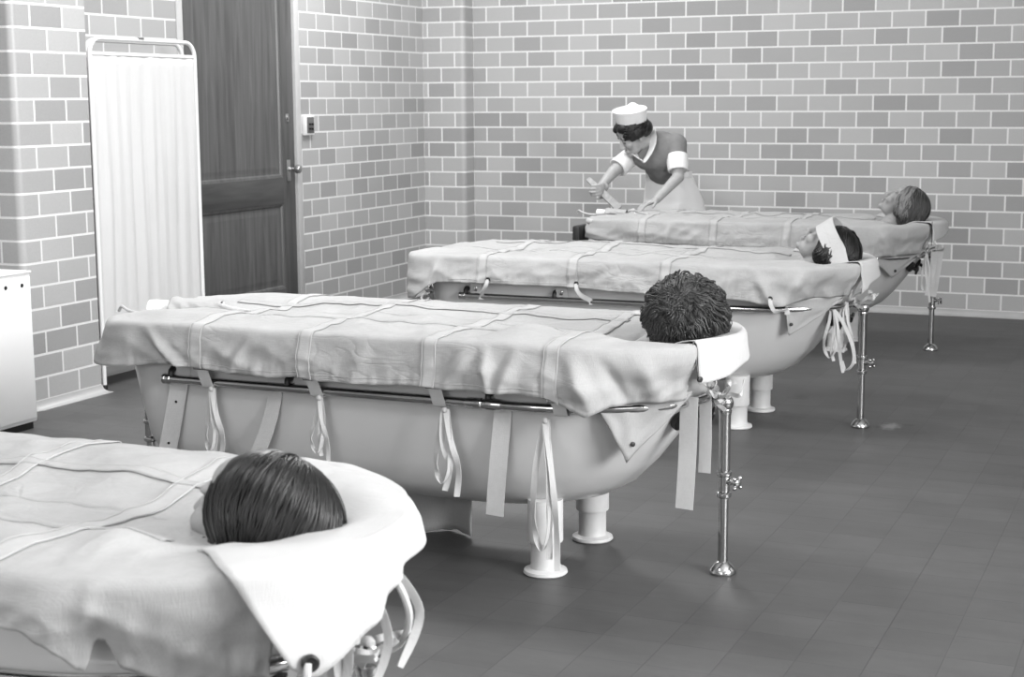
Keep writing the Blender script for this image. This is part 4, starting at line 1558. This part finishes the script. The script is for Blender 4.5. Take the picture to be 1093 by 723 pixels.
# ---- nurse
nr = thing('person', (at(722, 215, 9.28).x, 9.28, 0), 'nurse in white cap and apron leaning over the farthest tub with a wooden stick', 'person')
n0 = Vector(nr.location)
def A_(px, py, Y):
    return at(px, py, Y)-n0
hc_ = A_(676, 143.5, 8.93)
MN = frame(hc_, (-.66, -.50, -.52), (-.34, -.34, .88))
chest = A_(704, 163, 9.08); neckb = A_(696, 152, 9.03); waist = A_(714, 186, 9.22); hip = A_(719, 214, 9.28)
lsh = A_(722, 154, 9.06); lel = A_(724, 189, 8.98); lwr = A_(701, 213, 8.84)
rsh = A_(684, 158, 9.10); rel = A_(655, 183, 8.92); rwr = A_(641.5, 199, 8.83)
parts = head_parts(MN)
parts += [('c', MN @ Vector((-.02, 0, -.07)), neckb, .047, .055), ('c', neckb, chest, .055, .10), ('c', chest, waist, .115, .10), ('c', waist, hip, .11, .13)]
for sh, el, wr in ((lsh, lel, lwr), (rsh, rel, rwr)):
    parts += [('c', chest.lerp(neckb, .3), sh, .08, .056), ('c', sh, el, .047, .037), ('c', el, wr, .037, .025)]
parts += hand(lwr, A_(686, 219.5, 8.77)-lwr, (-.1, -.25, -1), 1, .35, .6)
# right hand closes on the stick
s_top, s_bot = A_(627.5, 191, 8.80), A_(661, 223, 8.735)
sdir = (s_bot-s_top).normalized()
grip = s_top.lerp(s_bot, .36)
hd = (grip-rwr); hd = (hd-sdir*hd.dot(sdir)*.55).normalized()
parts += hand(grip-hd*.07+Vector((.018, -.022, .004)), hd, sdir.cross(hd)*-1 if False else Vector((-.25, .9, .1)), 1, 1.15, .1)
parts += [('c', rwr, grip-hd*.06+Vector((.018, -.018, .004)), .025, .024)]
for s in (-1, 1):
    h0 = hip+Vector((s*.085, 0, -.02)); kn = Vector((hip.x*.5+s*.09, .0, .44)); an = Vector((s*.09, .04, .08))
    parts += [('c', h0, kn, .085, .056), ('c', kn, an, .054, .036), ('c', an, an+Vector((-.03, -.13, -.04)), .035, .028)]
link('body', blob(parts, .0045, 3), 'skin_light', nr)
# hair
rotN = MN.to_3x3()
hb = blob([('e', MN @ Vector((-.022, 0, .040)), (.100, .083, .084), rotN), ('e', MN @ Vector((.030, .030, .074)), (.056, .042, .034), rotN), ('e', MN @ Vector((.036, -.030, .072)), (.056, .042, .034), rotN),
           ('e', MN @ Vector((-.07, 0, .0)), (.06, .076, .055), rotN), ('e', MN @ Vector((-.010, .073, .012)), (.048, .022, .040), rotN), ('e', MN @ Vector((-.010, -.073, .012)), (.048, .022, .040), rotN)], .0055, 3)
hr = link('hair', hb, 'hair_dark', nr)
rnd = random.Random(2)
st = []
for k in range(150):
    v = rnd.uniform(-1.2, 1.2); u0 = rnd.uniform(-.05, .2); u1 = u0+rnd.uniform(.3, .6); ph = rnd.uniform(0, 6)
    pts = []
    for q in range(10):
        u = u0+(u1-u0)*q/9; th = R(32+u*140); p2 = v*R(100)+.14*math.sin(q*.8+ph)
        pts.append(MN @ Vector((-.016+math.cos(th)*.108, math.sin(p2)*math.sin(th)*.093, .034+math.cos(p2)*math.sin(th)*.098)))
    st.append((pts, [.003, .0048, .0048, .002]))
strand_obj('lock', st, 'hair_dark', hr)
st = []
for s in (-1, 1):   # brows and lowered lashes
    st.append(([MN @ Vector((.088-.012*abs(q-.3), s*(.014+.032*q), .026-.012*(q-.4)**2)) for q in (0, .25, .5, .75, 1)], [.0022, .003, .0026, .001]))
    st.append(([MN @ Vector((.086-.014*abs(q-.4), s*(.018+.026*q), -.006)) for q in (0, .25, .5, .75, 1)], [.0012, .002, .002, .0012]))
strand_obj('eyebrow', st, 'hair_dark', hr)
# dress bodice and short sleeves
dp = [('c', neckb+Vector((.02, .03, -.02)), chest, .075, .128), ('c', chest, waist, .134, .116), ('c', chest.lerp(neckb, .45), lsh, .085, .066), ('c', chest.lerp(neckb, .45), rsh, .085, .066),
      ('c', lsh, lsh.lerp(lel, .42), .066, .058), ('c', rsh, rsh.lerp(rel, .45), .064, .056), ('e', chest+Vector((-.03, -.06, -.02)), (.12, .09, .09))]
dress = link('dress', blob(dp, .007, 5), 'dress', nr)
def cuff(a, b, r0, r1):
    mb = MB()
    ax = (b-a)
    mb.lathe([(r0*.9, 0), (r0, .004), (r0*1.02, ax.length*.5), (r1, ax.length-.004), (r1*.92, ax.length), (r1*.86, ax.length-.01)], a, ax, 24)
    mb.obj('cuff', 'apron', dress)
cuff(lsh.lerp(lel, .33), lsh.lerp(lel, .82), .064, .060)
cuff(rsh.lerp(rel, .42), rsh.lerp(rel, .86), .058, .062)
# collar: white band from the back of the neck down to a V in front
mb = MB()
pn_ = [(690, 137, 9.10), (695, 140, 9.03), (697, 148, 8.965), (696, 157, 8.925), (692, 166, 8.90), (687, 173, 8.895)]
mb.ribbon([A_(*p) for p in pn_], [Vector((.9, .1, .35)), Vector((.85, -.1, .4)), Vector((.8, -.35, .3)), Vector((.8, -.45, .25)), Vector((.75, -.4, .35)), Vector((.7, -.3, .5))], [.040, .052, .056, .052, .044, .02], .004, smooth=5)
pn_ = [(686, 136, 9.11), (678, 150, 9.05), (675, 160, 8.96), (680, 168, 8.91), (687, 173, 8.893)]
mb.ribbon([A_(*p) for p in pn_], [Vector((.5, .8, .3)), Vector((-.8, .3, .3)), Vector((-.8, -.3, .2)), Vector((-.6, -.4, .5)), Vector((-.6, -.3, .6))], [.04, .045, .045, .04, .02], .004, smooth=5)
mb.obj('collar', 'apron', dress)
# apron skirt
rows = []
for i in range(33):
    f = i/32
    if f < .25:
        cc = waist.lerp(hip, f/.25); rx, ry = .135+.045*f/.25, .118+.03*f/.25
    else:
        g = (f-.25)/.75
        cc = hip.lerp(Vector((hip.x, hip.y, .28)), g); rx, ry = .18+.09*g, .148+.085*g
    row = []
    for k in range(96):
        a = 2*PI*k/96
        fold = 1+(.020+.05*f)*math.sin(a*9+.8*ns(f*2, a))*f+.02*ns(a*2, f*3)
        sq = 1+.10*max(0, math.cos(2*(a-R(235))))*(1)   # front panel stands out towards the left
        row.append(cc+Vector((math.cos(a)*rx*fold*sq, math.sin(a)*ry*fold, 0)))
    rows.append(row)
mb = MB(); mb.grid(rows, closed_u=True)
ap = mb.obj('apron', 'apron', nr, auto=75)
sd = ap.modifiers.new('thick', 'SOLIDIFY'); sd.thickness = .003
mb = MB()
rows = [[waist+Vector((math.cos(2*PI*k/48)*(.137+e), math.sin(2*PI*k/48)*(.122+e), dz)) for k in range(48)] for e, dz in ((.0, -.02), (.006, -.016), (.006, .016), (0, .02))]
mb.grid(rows, closed_u=True); mb.obj('waistband', 'apron', ap)
# cap: upright flared band with a small peaked crown behind
mb = MB()
CM = MN @ Matrix.Translation((0, 0, .02)) @ Matrix.Rotation(R(-16), 4, 'Y') @ Matrix.Rotation(R(-10), 4, 'X') @ Matrix.Translation((0, 0, -.014))
rows = []
for t, r, z in ((0, .0, .070), (1, .084, .074), (2, .086, .076), (3, .096, .135), (4, .1, .150), (5, .096, .150), (6, .090, .12), (7, .08, .118), (8, .0, .128)):
    row = []
    for k in range(48):
        a = 2*PI*k/48
        dip = .012*math.cos(a) if 2 <= t <= 5 else 0
        row.append(CM @ Vector((-.012+math.cos(a)*r*1.05, math.sin(a)*r*.92, z+dip*(1 if t < 6 else 0))))
    rows.append(row)
mb.grid(rows, closed_u=True)
cap = mb.obj('nurse_cap', 'apron', nr, auto=35)
mb = MB()
rows = []
for t, r, z in ((0, .06, .115), (1, .054, .140), (2, .040, .160), (3, .018, .182), (4, .002, .188)):
    rows.append([CM @ Vector((-.03+math.cos(2*PI*k/32)*r*1.1, math.sin(2*PI*k/32)*r*(.8 if t < 2 else .5), z)) for k in range(32)])
mb.grid(rows, closed_u=True); mb.obj('crown', 'apron', cap)
for s in (-1, 1):
    mb = MB(); mb.ball((s*.09, -.03, .04), (.042, .115, .040), 16); mb.box((s*.09-.036, -.13, 0), (s*.09+.036, .075, .016), .006); mb.obj('shoe', 'shoe', nr)
# wooden stick in her right hand
mb = MB()
side = Vector((.4, -.8, .2)); side = (side-sdir*side.dot(sdir)).normalized(); nn = sdir.cross(side)
Lk = (s_bot-s_top).length
rows = []
for t, w, th in ((0, .010, .007), (.02, .014, .009), (.12, .015, .009), (.16, .017, .010), (.5, .020, .010), (.97, .022, .010), (1, .018, .007)):
    c = s_top+sdir*Lk*t
    rows.append([c+nn*w*.95+side*th, c+nn*w+side*th*.8, c+nn*w-side*th*.8, c+nn*w*.95-side*th, c-nn*w*.95-side*th, c-nn*w-side*th*.8, c-nn*w+side*th*.8, c-nn*w*.95+side*th])
b = mb.grid([[p+n0 for p in r] for r in rows], closed_u=True); mb.fan(b, 8, True); mb.fan(b+6*8, 8)
mb.obj('wooden_stick', 'wood_light', label='flat wooden stick held upright in the right hand of the nurse', cat='stick', auto=30)

# ------------------------------------------------------------------ light
def area(name, loc, rot, sx, sy, e, spread=180):
    l = bpy.data.lights.new(name, 'AREA')
    l.shape = 'RECTANGLE'; l.size = sx; l.size_y = sy; l.energy = e
    l.spread = R(spread)
    o = bpy.data.objects.new(name, l)
    COL.objects.link(o)
    o.location = loc; o.rotation_euler = rot
    return o
for i, (y0, y1) in enumerate(WIN):
    area('window_daylight', (XR+.04, (y0+y1)/2, (WZ0+WZ1)/2), (0, R(90), 0), WZ1-WZ0, y1-y0, (15, 265, 4)[i])
area('window_daylight', (-1.4, YF+.03, 2.0), (R(90), 0, 0), 3.2, 1.6, 80)  # added fill light from behind the camera, set before the added frame
for x, y, e in ((-3.9, 8.0, 68), (-1.7, 9.1, 9), (-3.3, 5.0, 92), (-2.2, 1.3, 32)):
    area('ceiling_lamp', (x, y, ZC-.03), (0, 0, 0), .8, .8, e)

w = bpy.data.worlds.new('world')
SC.world = w
w.use_nodes = True
w.node_tree.nodes['Background'].inputs[0].default_value = (.8, .8, .8, 1)
w.node_tree.nodes['Background'].inputs[1].default_value = .6

SC.view_settings.view_transform = 'Standard'
SC.view_settings.look = 'None'
SC.view_settings.gamma = 1
SC.view_settings.use_curve_mapping = False
SC.view_settings.exposure = 0.25
try:
    SC.cycles.use_denoising = True
except Exception:
    pass
